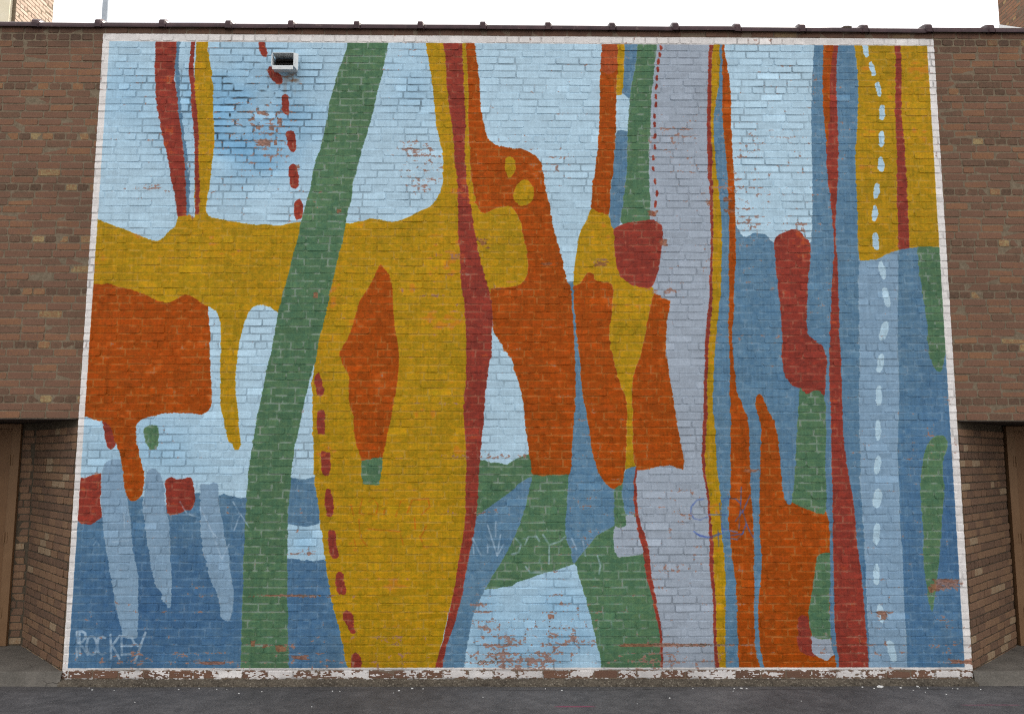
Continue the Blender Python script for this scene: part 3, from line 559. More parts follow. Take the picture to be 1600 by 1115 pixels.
def fill(poly):
    """anti-aliased winding coverage of a polygon on the wall grid; returns row slice and coverage"""
    x = (poly[:, 0] - X0) / RES; z = (poly[:, 1] - Z0) / RES
    r0, r1 = max(int(z.min()) - 1, 0), min(int(z.max()) + 2, NZ)
    if r1 <= r0: return slice(0, 0), None
    acc = np.zeros((r1 - r0, NX + 2), np.float32)
    n = len(x)
    for i in range(n):
        xa, za, xb, zb = x[i], z[i], x[(i + 1) % n], z[(i + 1) % n]
        if za == zb: continue
        s = 1.0
        if za > zb: xa, za, xb, zb, s = xb, zb, xa, za, -1.0
        k0, k1 = max(int(math.ceil(za - .5)), r0), min(int(math.ceil(zb - .5)), r1)
        if k1 <= k0: continue
        rows = np.arange(k0, k1)
        xx = np.clip(xa + (rows + .5 - za) * (xb - xa) / (zb - za), 0, NX)
        xi = xx.astype(int); fr = xx - xi
        np.add.at(acc, (rows - r0, xi), s * (1 - fr))
        np.add.at(acc, (rows - r0, xi + 1), s * fr)
    cov = np.clip(np.abs(np.cumsum(acc, 1)[:, :NX]), 0, 1)
    return slice(r0, r1), cov

def hexc(r, g, b): return np.array([r, g, b], np.float32) / 255.0
PAINT = {'L': hexc(174, 203, 220), 'B': hexc(89, 124, 150), 'D': hexc(54, 92, 134), 'S': hexc(129, 158, 182), 'V': hexc(155, 166, 179),
         'G': hexc(80, 114, 83), 'Y': hexc(170, 131, 12), 'O': hexc(156, 68, 3), 'R': hexc(136, 53, 41), 'W': hexc(222, 218, 215),
         'M': hexc(162, 74, 36), 'K': hexc(108, 163, 203), 'T': hexc(168, 190, 208), 'U': hexc(64, 88, 160), 'E': hexc(176, 88, 10), 'P': hexc(196, 120, 110)}

art = np.empty((NZ, NX, 3), np.float32); art[:] = PAINT['L']
xs = X0 + (np.arange(NX) + .5) * RES
zs = (Z0 + (np.arange(NZ) + .5) * RES)[:, None]

def blob(cx, cz, rx, rz, p=1.0):
    d = ((xs - cx / 1000) / (rx / 1000)) ** 2 + ((zs - cz / 1000) / (rz / 1000)) ** 2
    return np.exp(-d * p).astype(np.float32)

n_big, n_mid = norm(vnoise(.9, .7)), norm(vnoise(.22, .16))
n_small, n_tiny = norm(vnoise(.05, .03)), norm(vnoise(.016, .009))
n_grain = norm(vnoise(.006, .006))
for cx, cz, rx, rz, c, a in PATCHES:
    if c in 'K':
        m = np.clip(blob(cx, cz, rx, rz) * a * (1 + .25 * n_mid), 0, 1)[..., None]
        art += (PAINT[c] - art) * m
for c, s in SHAPES:
    sl, cov = fill(pts_of(s))
    if cov is None: continue
    blur = cov.copy()
    for ax, w in ((1, 2), (0, 2)):
        blur = (np.roll(blur, w, ax) + np.roll(blur, -w, ax) + blur) / 3
    rimc = PAINT[c] * .86 + .14 * np.array([.95, .86, .72], np.float32)
    band = cov * np.clip((1 - blur) * 1.8, 0, 1) * np.clip(.5 + .6 * n_small[sl] + .35 * n_mid[sl], 0, 1)
    under = PAINT[c] + (rimc - PAINT[c]) * band[..., None]
    art[sl] += (under - art[sl]) * cov[..., None]
shift = np.zeros((NZ, NX), np.float32)
for c_, d_, z0_, z1_, header, j in MAIN:
    i0, i1 = max(int((c_ - X0) / RES), 0), int((d_ - X0) / RES)
    k0, k1 = max(int((z0_ - Z0) / RES), 0), int((z1_ - Z0) / RES)
    if i1 > 0 and i0 < NX and k0 < NZ: shift[k0:k1, i0:i1] = random.gauss(0, .5)
jx = np.clip(np.arange(NX)[None, :] + np.rint(shift + .6 * n_small + .5 * n_tiny).astype(int), 0, NX - 1)
jz = np.clip(np.arange(NZ)[:, None] + np.rint(.7 * n_small + .4 * n_tiny).astype(int), 0, NZ - 1)
art = art[jz, jx]
for cx, cz, rx, rz, c, a in PATCHES:
    if c == 'D':            # stronger blue pigment low on the wall
        m = np.clip(blob(cx, cz, rx, rz, .7) * a * 1.4, 0, 1)
        near = np.clip(1 - np.abs(art - PAINT['B']).sum(2) / .12, 0, 1)
        art += (PAINT['D'] - art) * (m * near)[..., None]
# pen and spray strokes
for c, w, a, s in STROKES:
    p = pts_of(s, False)
    r = max(w / 1000.0, .006)
    lo, hi = p.min(0) - r * 3, p.max(0) + r * 3
    i0, i1 = max(int((lo[0] - X0) / RES), 0), min(int((hi[0] - X0) / RES) + 1, NX)
    k0, k1 = max(int((lo[1] - Z0) / RES), 0), min(int((hi[1] - Z0) / RES) + 1, NZ)
    if i1 <= i0 or k1 <= k0: continue
    gx, gz = np.meshgrid(xs[i0:i1], zs[k0:k1, 0])
    d = np.full(gx.shape, 9.0)
    for i in range(len(p) - 1):
        e = p[i + 1] - p[i]; L2 = max((e ** 2).sum(), 1e-9)
        t = np.clip(((gx - p[i, 0]) * e[0] + (gz - p[i, 1]) * e[1]) / L2, 0, 1)
        d = np.minimum(d, np.hypot(gx - p[i, 0] - t * e[0], gz - p[i, 1] - t * e[1]))
    m = np.clip((r * 1.25 - d) / (r * .5), 0, 1) * a * np.clip(.85 + .25 * n_small[k0:k1, i0:i1], 0, 1)
    art[k0:k1, i0:i1] += (PAINT[c] - art[k0:k1, i0:i1]) * m[..., None]
# white border round the picture
inner = np.array(INNER) / 1000.0
sl, cov = fill(inner)
full = np.zeros((NZ, NX), np.float32); full[sl] = cov
art = PAINT['W'] + (art - PAINT['W']) * full[..., None]

# brick by brick: touch-ups, joints, chips at the arrises
tint = np.ones((NZ, NX), np.float32)
edge = np.ones((NZ, NX), np.float32)              # 1 in the joints and at the brick edges, 0 in the middle of a face
spall = np.zeros((NZ, NX), np.float32)
for c, d, z0, z1, header, j in MAIN:
    i0, i1 = int((c - X0) / RES), int((d - X0) / RES)
    k0, k1 = int((z0 - Z0) / RES), int((z1 - Z0) / RES)
    if i1 <= 0 or i0 >= NX or k0 >= NZ: continue
    i0, k0 = max(i0, 0), max(k0, 0)
    u = np.minimum(np.arange(i0, min(i1, NX)) - i0, i1 - np.arange(i0, min(i1, NX)))[None, :] * RES
    v = np.minimum(np.arange(k0, min(k1, NZ)) - k0, k1 - np.arange(k0, min(k1, NZ)))[:, None] * RES
    edge[k0:k1, i0:i1] = np.clip(1 - np.minimum(u, v) / .014, 0, 1)
    t = random.gauss(1, .015)
    if random.random() < .03: t += random.uniform(.04, .10)
    tint[k0:k1, i0:i1] = t
    spall[k0:k1, i0:i1] = max(random.gauss(0, .4), -.5) + (.35 if header else 0)
    if j == 0: spall[k0:k1, i0:i1] = random.choice((-1.8, -.8, .0, .8, 1.4, 2.0, 2.6, 3.2))
lum = art.mean(2)
n_st = norm(vnoise(.012, .20))
calm = 1 - .5 * np.clip((lum - .45) / .2, 0, 1)
patchy = 1 + calm * (.014 * n_big + .012 * n_mid + .018 * n_small + .024 * n_tiny + .018 * n_grain + .020 * n_st)
art *= (tint * patchy)[..., None]
# touched-up bricks in the warm colours are a shade redder and lighter on a few spots
hue = ((.006 * n_mid + .012 * n_small + .018 * n_tiny) * (2 * calm - 1))[..., None] * np.array([1.0, -.2, -1.0], np.float32)
art *= 1 + hue
warm = (art[..., 0] > .55) & (art[..., 2] < .2)
tu = np.clip((norm(n_mid + .6 * n_small) - 1.75) * 2, 0, 1) * warm
art += (np.array([.78, .40, .16], np.float32) - art) * (tu * .38)[..., None]
# soot held in the joints of the light colours
light = np.clip((lum - .5) / .2, 0, 1)
art *= (1 - .09 * light * np.clip(edge - .72, 0, 1) / .28 * np.clip(.6 + .8 * n_mid, 0, 2.0))[..., None]
sooty = np.clip(blob(-2560, 5020, 520, 420) * 1.2, 0, 1) + .5 * blob(-800, 5150, 250, 200)
art *= (1 - .5 * sooty * light * np.clip(edge - .62, 0, 1) / .38 * np.clip(.55 + .6 * n_small + .4 * n_mid, 0, 1.5))[..., None]
dark = 1 - light
pale = np.clip(edge - .70, 0, 1) / .3 * np.clip(.5 + .45 * n_small, 0, 1) * dark * .31  # joints of the dark colours painted pale, as if catching light from above
art += (np.array([.70, .62, .50], np.float32) - art) * pale[..., None] * (art[..., 2:3] < .34)
art += (np.array([.58, .68, .76], np.float32) - art) * pale[..., None] * (art[..., 2:3] >= .34)
# slightly darker, in patches, towards the foot of the wall
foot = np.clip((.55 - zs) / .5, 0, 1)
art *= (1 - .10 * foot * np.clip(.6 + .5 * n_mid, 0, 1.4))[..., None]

wear = np.full((NZ, NX), .20, np.float32) + .05 * np.clip(n_big, -1, 2)
for cx, cz, rx, rz, a in WEAR:
    a = a if a > .7 else a * .94
    wear = np.maximum(wear, a * np.clip(1.35 * blob(cx, cz, rx, rz, .9), 0, 1))
wear = np.maximum(wear, np.where(zs < .27, .40, 0))
wear = np.maximum(wear, np.where(zs < GZ + P, .72 + .02 * n_big, 0))      # the base course has lost most of its white
wear = wear * (1 - .25 * (lum < .42) * (zs > .6))
score = norm(.7 * n_small + .8 * n_tiny + .35 * n_mid + .25 * n_grain) * .85 + .95 * edge + .55 * spall
thr = 3.6 - 4.1 * wear
chip = np.clip((score - thr) * 3.0, 0, 1)
rim = np.clip((score - thr + .35) * 3.0, 0, 1) - chip
art += (np.array([.80, .78, .76], np.float32) - art) * (rim * .22 * np.clip(wear * 2 - .5, 0, 1))[..., None]
bare = np.zeros((NZ, NX), np.float32)
for cx, cz, rx, rz in BARE:
    q = np.maximum(np.abs(xs - cx / 1000) / (rx / 1000), np.abs(zs - cz / 1000) / (rz / 1000)) + .22 * n_small + .16 * n_tiny
    bare = np.maximum(bare, np.clip((1.0 - q) * 5, 0, 1))
chip = np.maximum(chip, bare)
art += (np.array([.56, .36, .27], np.float32) * (1 + .10 * n_tiny)[..., None] - art) * (bare * .8)[..., None]
old = np.clip((norm(n_tiny * .7 + n_small * .5 + n_mid * .5) - .25) * 2.5, 0, 1) * (zs > .12)
old = old * (1 - bare) + bare * .75
coat = np.array([.55, .41, .36], np.float32) * (1 + .06 * n_tiny)[..., None]
art += (coat - art) * (chip * old * .85 * (1 - bare))[..., None]
alpha = (1 - chip * (1 - .9 * old))
# rust below the outlet
rust = blob(-2070, 5330, 60, 45) * np.clip(.5 + .5 * n_small + .3 * n_tiny, 0, 1) * .8 + blob(-2120, 5250, 90, 130) * np.clip(.2 + .3 * n_st + .2 * n_small, 0, 1) * .35
art += (np.array([.46, .33, .24], np.float32) - art) * np.clip(rust, 0, .8)[..., None]
alpha *= ((xs > -MW / 2 - .004 * n_small[0]) & (xs < MW / 2)) * np.clip((GZ + 84 * P + .002 - zs) / .003, 0, 1)
art = np.clip(art, 0, 1)

img = bpy.data.images.new('mural_paint', NX, NZ, alpha=True)
img.alpha_mode = 'CHANNEL_PACKED'
buf = np.empty((NZ, NX, 4), np.float32)
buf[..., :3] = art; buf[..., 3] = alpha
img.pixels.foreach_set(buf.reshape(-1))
img.update(); img.pack()

# ------------------------------------------------------------------ materials
BRICK_STOPS = [(0.0, (0.073, 0.049, 0.032)), (.16, (0.117, 0.074, 0.050)), (.36, (0.168, 0.097, 0.064)), (.56, (0.195, 0.105, 0.070)),
               (.74, (0.234, 0.120, 0.068)), (.88, (0.264, 0.136, 0.070)), (.96, (0.264, 0.179, 0.092)), (1.0, (0.332, 0.252, 0.125))]
RETURN_STOPS = [(0.0, (0.070, 0.046, 0.033)), (.2, (0.127, 0.077, 0.051)), (.45, (0.176, 0.102, 0.064)), (.65, (0.209, 0.120, 0.071)),
                (.85, (0.254, 0.157, 0.086)), (1.0, (0.312, 0.230, 0.148))]

def brick_material(name, stops, painted=False, mortar=False, gain=1.0, streak=False):
    m = Mat(name)
    n1, n2, n3 = m.noise(26, 5, .6), m.noise(75, 5, .75, stretch=(.7, .7, 1.3)), m.noise(1.1, 3)
    if mortar:
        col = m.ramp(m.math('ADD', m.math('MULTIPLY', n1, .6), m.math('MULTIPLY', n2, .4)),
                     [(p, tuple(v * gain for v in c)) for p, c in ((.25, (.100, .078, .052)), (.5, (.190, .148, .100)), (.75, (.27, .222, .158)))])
    else:
        at = m.n.new('ShaderNodeAttribute'); at.attribute_name = 'tone'
        t = m.math('ADD', at.outputs['Fac'], m.math('MULTIPLY', m.math('SUBTRACT', n1, .5), .42))
        t = m.math('ADD', t, m.math('MULTIPLY', m.math('SUBTRACT', n2, .5), .9))
        if streak:
            t = m.math('ADD', t, m.math('MULTIPLY', m.math('SUBTRACT', m.noise(1, 4, .6, stretch=(90, 90, 6)), .5), .55))
        col = m.ramp(t, stops)
        # mortar smears and grime
        sm = m.rng(m.noise(14, 6, .7, stretch=(1, 1, 2.2)), .60, .72)
        col = m.mix(m.math('MULTIPLY', sm, .38), col, (.19, .155, .12))
        sp = m.rng(m.noise(46, 3, .6), .685, .73)
        col = m.mix(m.math('MULTIPLY', sp, .5), col, (.035, .027, .022))
    col = m.mix(m.rng(n3, .3, .7, .0, .18), col, (.035, .028, .026))
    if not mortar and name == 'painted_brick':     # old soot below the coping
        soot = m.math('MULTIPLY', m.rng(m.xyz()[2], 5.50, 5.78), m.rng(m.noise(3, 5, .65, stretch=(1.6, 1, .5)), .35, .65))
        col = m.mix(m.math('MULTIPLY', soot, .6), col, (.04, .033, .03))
    h = m.math('ADD', m.math('MULTIPLY', n2, .6), m.math('MULTIPLY', m.noise(380, 2), .4))
    if painted:
        X = m.xyz()
        wob = m.xyz(m.noise(22, 3, .6, out='Color'))
        u = m.math('ADD', X[0], m.math('MULTIPLY', m.math('SUBTRACT', wob[0], .5), .012))
        v = m.math('ADD', X[2], m.math('MULTIPLY', m.math('SUBTRACT', wob[1], .5), .008))
        uv = m.n.new('ShaderNodeCombineXYZ')
        m.l.new(m.rng(u, X0, X1), uv.inputs[0]); m.l.new(m.rng(v, Z0, Z1), uv.inputs[1])
        for nd in (uv.inputs[0].links[0].from_node, uv.inputs[1].links[0].from_node): nd.clamp = False
        it = m.n.new('ShaderNodeTexImage'); it.image = img; it.extension = 'CLIP'; it.interpolation = 'Linear'
        m.l.new(uv.outputs[0], it.inputs['Vector'])
        a = m.rng(it.outputs['Alpha'], .35, .65)
        fine = m.rng(m.noise(210, 2), .2, .8, .94, 1.05)
        pc = m.mix(1.0, it.outputs['Color'], fine, 'MULTIPLY')
        red = m.mix(.55, col, (.13, .075, .055)) if not mortar else m.mix(.5, col, (.16, .11, .085))
        side = m.rng(m.math('ABSOLUTE', X[0]), MW / 2 - .01, MW / 2 + .01)
        under = m.mix(side, red, col)
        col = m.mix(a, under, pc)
        m.rough(m.rng(a, 0, 1, .92, .62))
        h = m.math('ADD', m.math('MULTIPLY', h, m.rng(a, 0, 1, 1.0, .55)), m.math('MULTIPLY', a, .35))
        h = m.math('ADD', h, m.math('MULTIPLY', m.noise(60, 3), .5))
        m.b.inputs['Specular IOR Level'].default_value = .12
    else:
        m.rough(.93)
    m.base(col)
    m.bump(h, .55 if painted and mortar else .75, .0035)
    return m.m

M_WALL = brick_material('painted_brick', BRICK_STOPS, painted=True)
M_WALL_MORTAR = brick_material('painted_mortar', BRICK_STOPS, painted=True, mortar=True)
M_RETURN = brick_material('return_brick', RETURN_STOPS, streak=True)
M_FAR = brick_material('far_brick', [(p, tuple(v * 1.35 for v in c)) for p, c in BRICK_STOPS])
M_BUFF = brick_material('buff_brick', [(0.0, (.30, .21, .16)), (.35, (.46, .34, .26)), (.7, (.54, .42, .33)), (1.0, (.60, .49, .40))])
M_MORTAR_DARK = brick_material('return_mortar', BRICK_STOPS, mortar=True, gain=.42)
M_MORTAR = brick_material('mortar', BRICK_STOPS, mortar=True)

def simple(name, c0, c1, rough=.6, metal=0., scale=12, bump=.15, spots=None):
    m = Mat(name)
    n = m.noise(scale, 6, .6)
    col = m.ramp(n, [(.3, c0), (.7, c1)])
    if spots:
        col = m.mix(m.rng(m.noise(scale * 2.3, 5, .7), .60, .70), col, spots)
    m.base(col); m.rough(rough); m.b.inputs['Metallic'].default_value = metal
    m.bump(m.noise(scale * 14, 3), bump, .002)
    return m.m

M_TILE = simple('glazed_coping', (.030, .017, .020), (.070, .036, .040), .32, scale=9, bump=.25, spots=(.12, .085, .075))
M_LUMP = simple('old_mortar', (.10, .08, .065), (.20, .17, .14), .95, scale=40, bump=.6)
M_DOOR = simple('brown_door_paint', (.150, .078, .036), (.185, .098, .046), .55, scale=4, bump=.08)
M_FRAME = simple('brown_frame_paint', (.170, .094, .046), (.205, .116, .058), .55, scale=5, bump=.08)
M_STEEL = simple('dark_steel', (.020, .018, .017), (.05, .04, .035), .6, .4, scale=20, bump=.3)
M_SOFFIT = simple('dark_soffit', (.035, .030, .026), (.07, .058, .05), .9, scale=8, bump=.3)
M_VENT = simple('vent_paint', (.62, .67, .69), (.76, .79, .79), .5, .0, scale=16, bump=.2, spots=(.30, .20, .14))
M_VENT_IN = simple('vent_inside', (.012, .011, .011), (.03, .026, .024), .8, scale=20)
M_POLE = simple('galvanised_pole', (.30, .34, .38), (.42, .46, .50), .45, .3, scale=7, bump=.1)
M_CREAM = simple('cream_paint', (.74, .66, .48), (.80, .73, .56), .6, scale=5, bump=.1)
M_FLASH = simple('pale_flashing', (.62, .62, .62), (.74, .74, .73), .45, scale=6, bump=.1)
M_ROOF = simple('roof_felt', (.09, .09, .09), (.16, .155, .15), .95, scale=3, bump=.4)
M_FLAKE = simple('white_flake', (.60, .60, .58), (.80, .80, .78), .7, scale=60)

def concrete(name, c0, c1, coarse, cracks):
    m = Mat(name)
    a, b, c = m.noise(5, 6, .6), m.noise(70, 5, .7), m.noise(260, 3, .6)
    col = m.ramp(m.math('ADD', m.math('MULTIPLY', a, .5), m.math('MULTIPLY', b, .5)), [(.38, c0), (.62, c1)])
    vo = m.n.new('ShaderNodeTexVoronoi'); vo.inputs['Scale'].default_value = 55
    m.l.new(m.pos, vo.inputs['Vector'])
    peb = m.rng(vo.outputs['Distance'], .25, .55, 1, 0)
    col = m.mix(m.math('MULTIPLY', peb, coarse), col, m.ramp(m.xyz(vo.outputs['Color'])[0], [(0, (.03, .026, .022)), (.6, (.15, .13, .10)), (1, (.25, .22, .175))]))
    crack = m.n.new('ShaderNodeTexVoronoi'); crack.feature = 'DISTANCE_TO_EDGE'; crack.inputs['Scale'].default_value = 1.3
    wv = m.n.new('ShaderNodeVectorMath'); wv.operation = 'ADD'
    sc = m.n.new('ShaderNodeVectorMath'); sc.operation = 'SCALE'; sc.inputs['Scale'].default_value = .18
    m.l.new(m.noise(6, 4, out='Color'), sc.inputs[0]); m.l.new(m.pos, wv.inputs[0]); m.l.new(sc.outputs[0], wv.inputs[1])
    m.l.new(wv.outputs[0], crack.inputs['Vector'])
    ck = m.math('MULTIPLY', m.rng(crack.outputs['Distance'], .0015, .006, 1, 0), m.rng(m.noise(1.9, 2), .50, .58))
    ck = m.math('MULTIPLY', ck, cracks)
    col = m.mix(m.math('MULTIPLY', ck, .75), col, (.02, .018, .016))
    m.base(col); m.rough(.95)
    m.bump(m.math('ADD', m.math('ADD', m.math('MULTIPLY', b, .5), m.math('MULTIPLY', peb, coarse)), m.math('MULTIPLY', ck, -1.0)), .7, .006)
    return m.m

M_STEP = concrete('worn_concrete', (.10, .092, .08), (.17, .155, .135), .12, 1.0)
M_FOOT = concrete('rough_footing', (.050, .041, .032), (.122, .102, .077), .7, 0.0)

def asphalt():
    m = Mat('asphalt')
    X = m.xyz()
    a, b, c = m.noise(.9, 6, .65), m.noise(9, 5, .65), m.noise(75, 6, .8)
    t = m.math('ADD', m.math('ADD', m.math('MULTIPLY', a, .30), m.math('MULTIPLY', b, .22)), m.math('MULTIPLY', c, .48))
    col = m.ramp(t, [(.40, (.040, .040, .042)), (.5, (.083, .081, .084)), (.60, (.146, .141, .143))])
    vo = m.n.new('ShaderNodeTexVoronoi'); vo.inputs['Scale'].default_value = 48
    m.l.new(m.pos, vo.inputs['Vector'])
    fleck = m.math('MULTIPLY', m.rng(m.xyz(vo.outputs['Color'])[0], .90, .93), m.rng(vo.outputs['Distance'], .18, .3, 1, 0))
    col = m.mix(m.math('MULTIPLY', fleck, .6), col, (.22, .21, .20))
    # dirt and an old tar seam along the foot of the wall
    wob = m.math('ADD', X[1], m.math('MULTIPLY', m.math('SUBTRACT', m.noise(2.2, 5, .6), .5), .10))
    dirt = m.rng(wob, -.24, -.05)
    col = m.mix(m.math('MULTIPLY', dirt, .35), col, m.ramp(c, [(.35, (.022, .019, .017)), (.65, (.070, .060, .050))]))
    seam = m.math('MULTIPLY', m.rng(m.math('ABSOLUTE', m.math('ADD', wob, .155)), .002, .009, 1, 0), m.rng(m.noise(1.6, 3), .45, .6))
    col = m.mix(m.math('MULTIPLY', seam, .8), col, (.015, .014, .014))
    # two short dashes of magenta survey spray
    for xa, xb, yc, w, k in ((.25, .57, -.612, .022, .55), (3.40, 3.88, -.582, .016, .32)):
        mk = m.math('MULTIPLY', m.rng(m.math('ABSOLUTE', m.math('SUBTRACT', X[0], (xa + xb) / 2)), (xb - xa) / 2 - .05, (xb - xa) / 2 + .01, 1, 0),
                    m.rng(m.math('ABSOLUTE', m.math('ADD', m.math('SUBTRACT', X[1], yc), m.math('MULTIPLY', m.math('SUBTRACT', b, .5), .02))), w * .5, w, 1, 0))
        col = m.mix(m.math('MULTIPLY', m.math('MULTIPLY', mk, m.rng(c, .3, .6, .4, 1)), k), col, (.34, .03, .11))
    m.base(col); m.rough(m.rng(b, .3, .7, .78, .95))
    m.bump(m.math('ADD', c, m.math('MULTIPLY', m.noise(420, 2), .5)), .6, .004)
    return m.m
M_ASPHALT = asphalt()

# ------------------------------------------------------------------ ground
bm = bmesh.new()
S = 400
xsg = [-S, -30, -9, 9, 30, S]
ysg = [-S, -30, -6, .6, 30, S]
g = [[bm.verts.new((x, y, 0)) for x in xsg] for y in ysg]
for i in range(5):
    for k in range(5): bm.faces.new((g[i][k], g[i][k + 1], g[i + 1][k + 1], g[i + 1][k]))
tag(bm_obj('asphalt_ground', bm, M_ASPHALT), 'dark worn asphalt of the alley along the foot of the wall', kind='structure')

# rough concrete footing under the painted wall
bm = bmesh.new()
nx = 520
prof = [(.03, .046), (-.004, .047), (-.028, .043), (-.046, .034), (-.056, .018), (-.062, -.004)]
rows = []
for k, (y, z) in enumerate(prof):
    row = []
    for i in range(nx + 1):
        x = -EDGE + 2 * EDGE * i / nx
        w = .006 * math.sin(x * 1.7) + .004 * math.sin(x * 5.3 + 1)
        f = min(k, 4) / 4.0
        row.append(bm.verts.new((x, y - w * f + random.gauss(0, .003) * f, z + random.gauss(0, .0028) * (1 if 0 < k < 5 else .2) - .004 * f * abs(math.sin(x * 3.1)))))
    rows.append(row)
for k in range(len(prof) - 1):
    for i in range(nx): bm.faces.new((rows[k][i], rows[k][i + 1], rows[k + 1][i + 1], rows[k + 1][i]))
for e in (0, nx):
    bm.faces.new([r[e] for r in rows])
tag(bm_obj('concrete_footing', bm, M_FOOT), 'rough pebbly concrete footing strip under the painted wall', kind='structure')

# ------------------------------------------------------------------ the painted wall
wall = tag(empty('mural_wall', (0, 0, 0)), 'long brown brick wall whose middle carries a large abstract mural of coloured stripes and blobs in a white border', 'wall')
build_bricks(wall, MAIN, M_WALL, (0, 0, 0), 0.0)

def mortar_sheet(name, root, rects, mat, loc=(0, 0, 0), rotz=0.0, y=.0028, back=.10):
    """recessed mortar bed with real thickness behind the bricks"""
    bm = bmesh.new()
    for x0, x1, z0, z1 in rects: add_box(bm, x0, x1, y, back, z0, z1)
    return bm_obj(name, bm, mat, root, Vector(loc) - root.location, rotz)
ztop = GZ + (TOP_ROW + 1) * P
zlin = GZ + LINTEL_ROW * P
mortar_sheet('mortar', wall, [(-WALL_END, WALL_END, zlin, ztop), (-EDGE + .004, EDGE - .004, 0, zlin - .001), (-WALL_END, -REC_OUT, 0, zlin - .001),
                              (REC_OUT, WALL_END, 0, zlin - .001)], M_WALL_MORTAR)
bm = bmesh.new()
add_box(bm, -WALL_END, WALL_END, .102, .32, zlin + .02, ztop)
bm_obj('wall_backing', bm, M_MORTAR, wall)
for s in (-1, 1):
    a, b = sorted((s * (EDGE + .01), s * REC_OUT))
    bm = bmesh.new()
    add_box(bm, a, b, -.002, .10, zlin - .008, zlin - .0015)
    add_box(bm, a, b, .003, .009, zlin - .0015, zlin + .0)
    bm_obj('steel_lintel', bm, M_STEEL, wall)
    bm = bmesh.new()
    add_box(bm, a - .3, b + .3, .1015, 1.3, zlin - .004, zlin + .018)
    bm_obj('soffit', bm, M_SOFFIT, wall)

# coping of glazed clay tiles, each with a collar over the joint
def coping_mesh():
    bm = bmesh.new()
    L = .587
    def arch(y0, y1, zb, zl, zt, n=12):
        p = [(y0, zb), (y0, zl)]
        for k in range(1, n):
            t = math.pi * k / n
            p.append(((y0 + y1) / 2 - (y1 - y0) / 2 * math.cos(t), zl + (zt - zl) * math.sin(t) ** .8))
        return p + [(y1, zl), (y1, zb)]
    body = arch(-.034, .36, -.020, -.006, .066)
    coll = arch(-.046, .37, -.025, .012, .098)
    xs_ = [(.035, body), (L - .004, body)]
    def loft(sections):
        rings = [[bm.verts.new((x, y, z)) for y, z in pr] for x, pr in sections]
        for a, b in zip(rings, rings[1:]):
            for k in range(len(a) - 1): bm.faces.new((a[k], a[k + 1], b[k + 1], b[k]))
        bm.faces.new(rings[0]); bm.faces.new(rings[-1][::-1])
    loft(xs_)
    def shrink(pr, k):
        return [(y + (.162 - y) * k, z - (z + .02) * k) for y, z in pr]
    loft([(-.034, shrink(coll, .10)), (-.026, coll), (.020, coll), (.034, shrink(coll, .10)), (.042, shrink(coll, .2))])
    me = bpy.data.meshes.new('coping_tile'); bmesh.ops.recalc_face_normals(bm, faces=bm.faces); bm.to_mesh(me); bm.free()
    me.materials.append(M_TILE)
    return me
tile = coping_mesh()
k0 = -8
for k in range(k0, 23):
    x = -4.446 + .5872 * k
    if x < -WALL_END or x > WALL_END - .5: continue
    o = bpy.data.objects.new('coping_tile', tile); COL.objects.link(o); o.parent = wall
    o.location = (x + random.uniform(-.012, .012), random.uniform(-.005, .005), ztop + .002 + random.uniform(-.003, .004))
    o.rotation_euler = (random.uniform(-.012, .012), random.uniform(-.004, .004), random.uniform(-.006, .006))
bm = bmesh.new()
bmesh.ops.create_icosphere(bm, subdivisions=2, radius=1)
for v in bm.verts: v.co = Vector((v.co.x * .07, v.co.y * .05, v.co.z * .022)) * random.uniform(.75, 1.15)
bm_obj('mortar_lump', bm, M_LUMP, wall, (3.02, .02, ztop + .034))

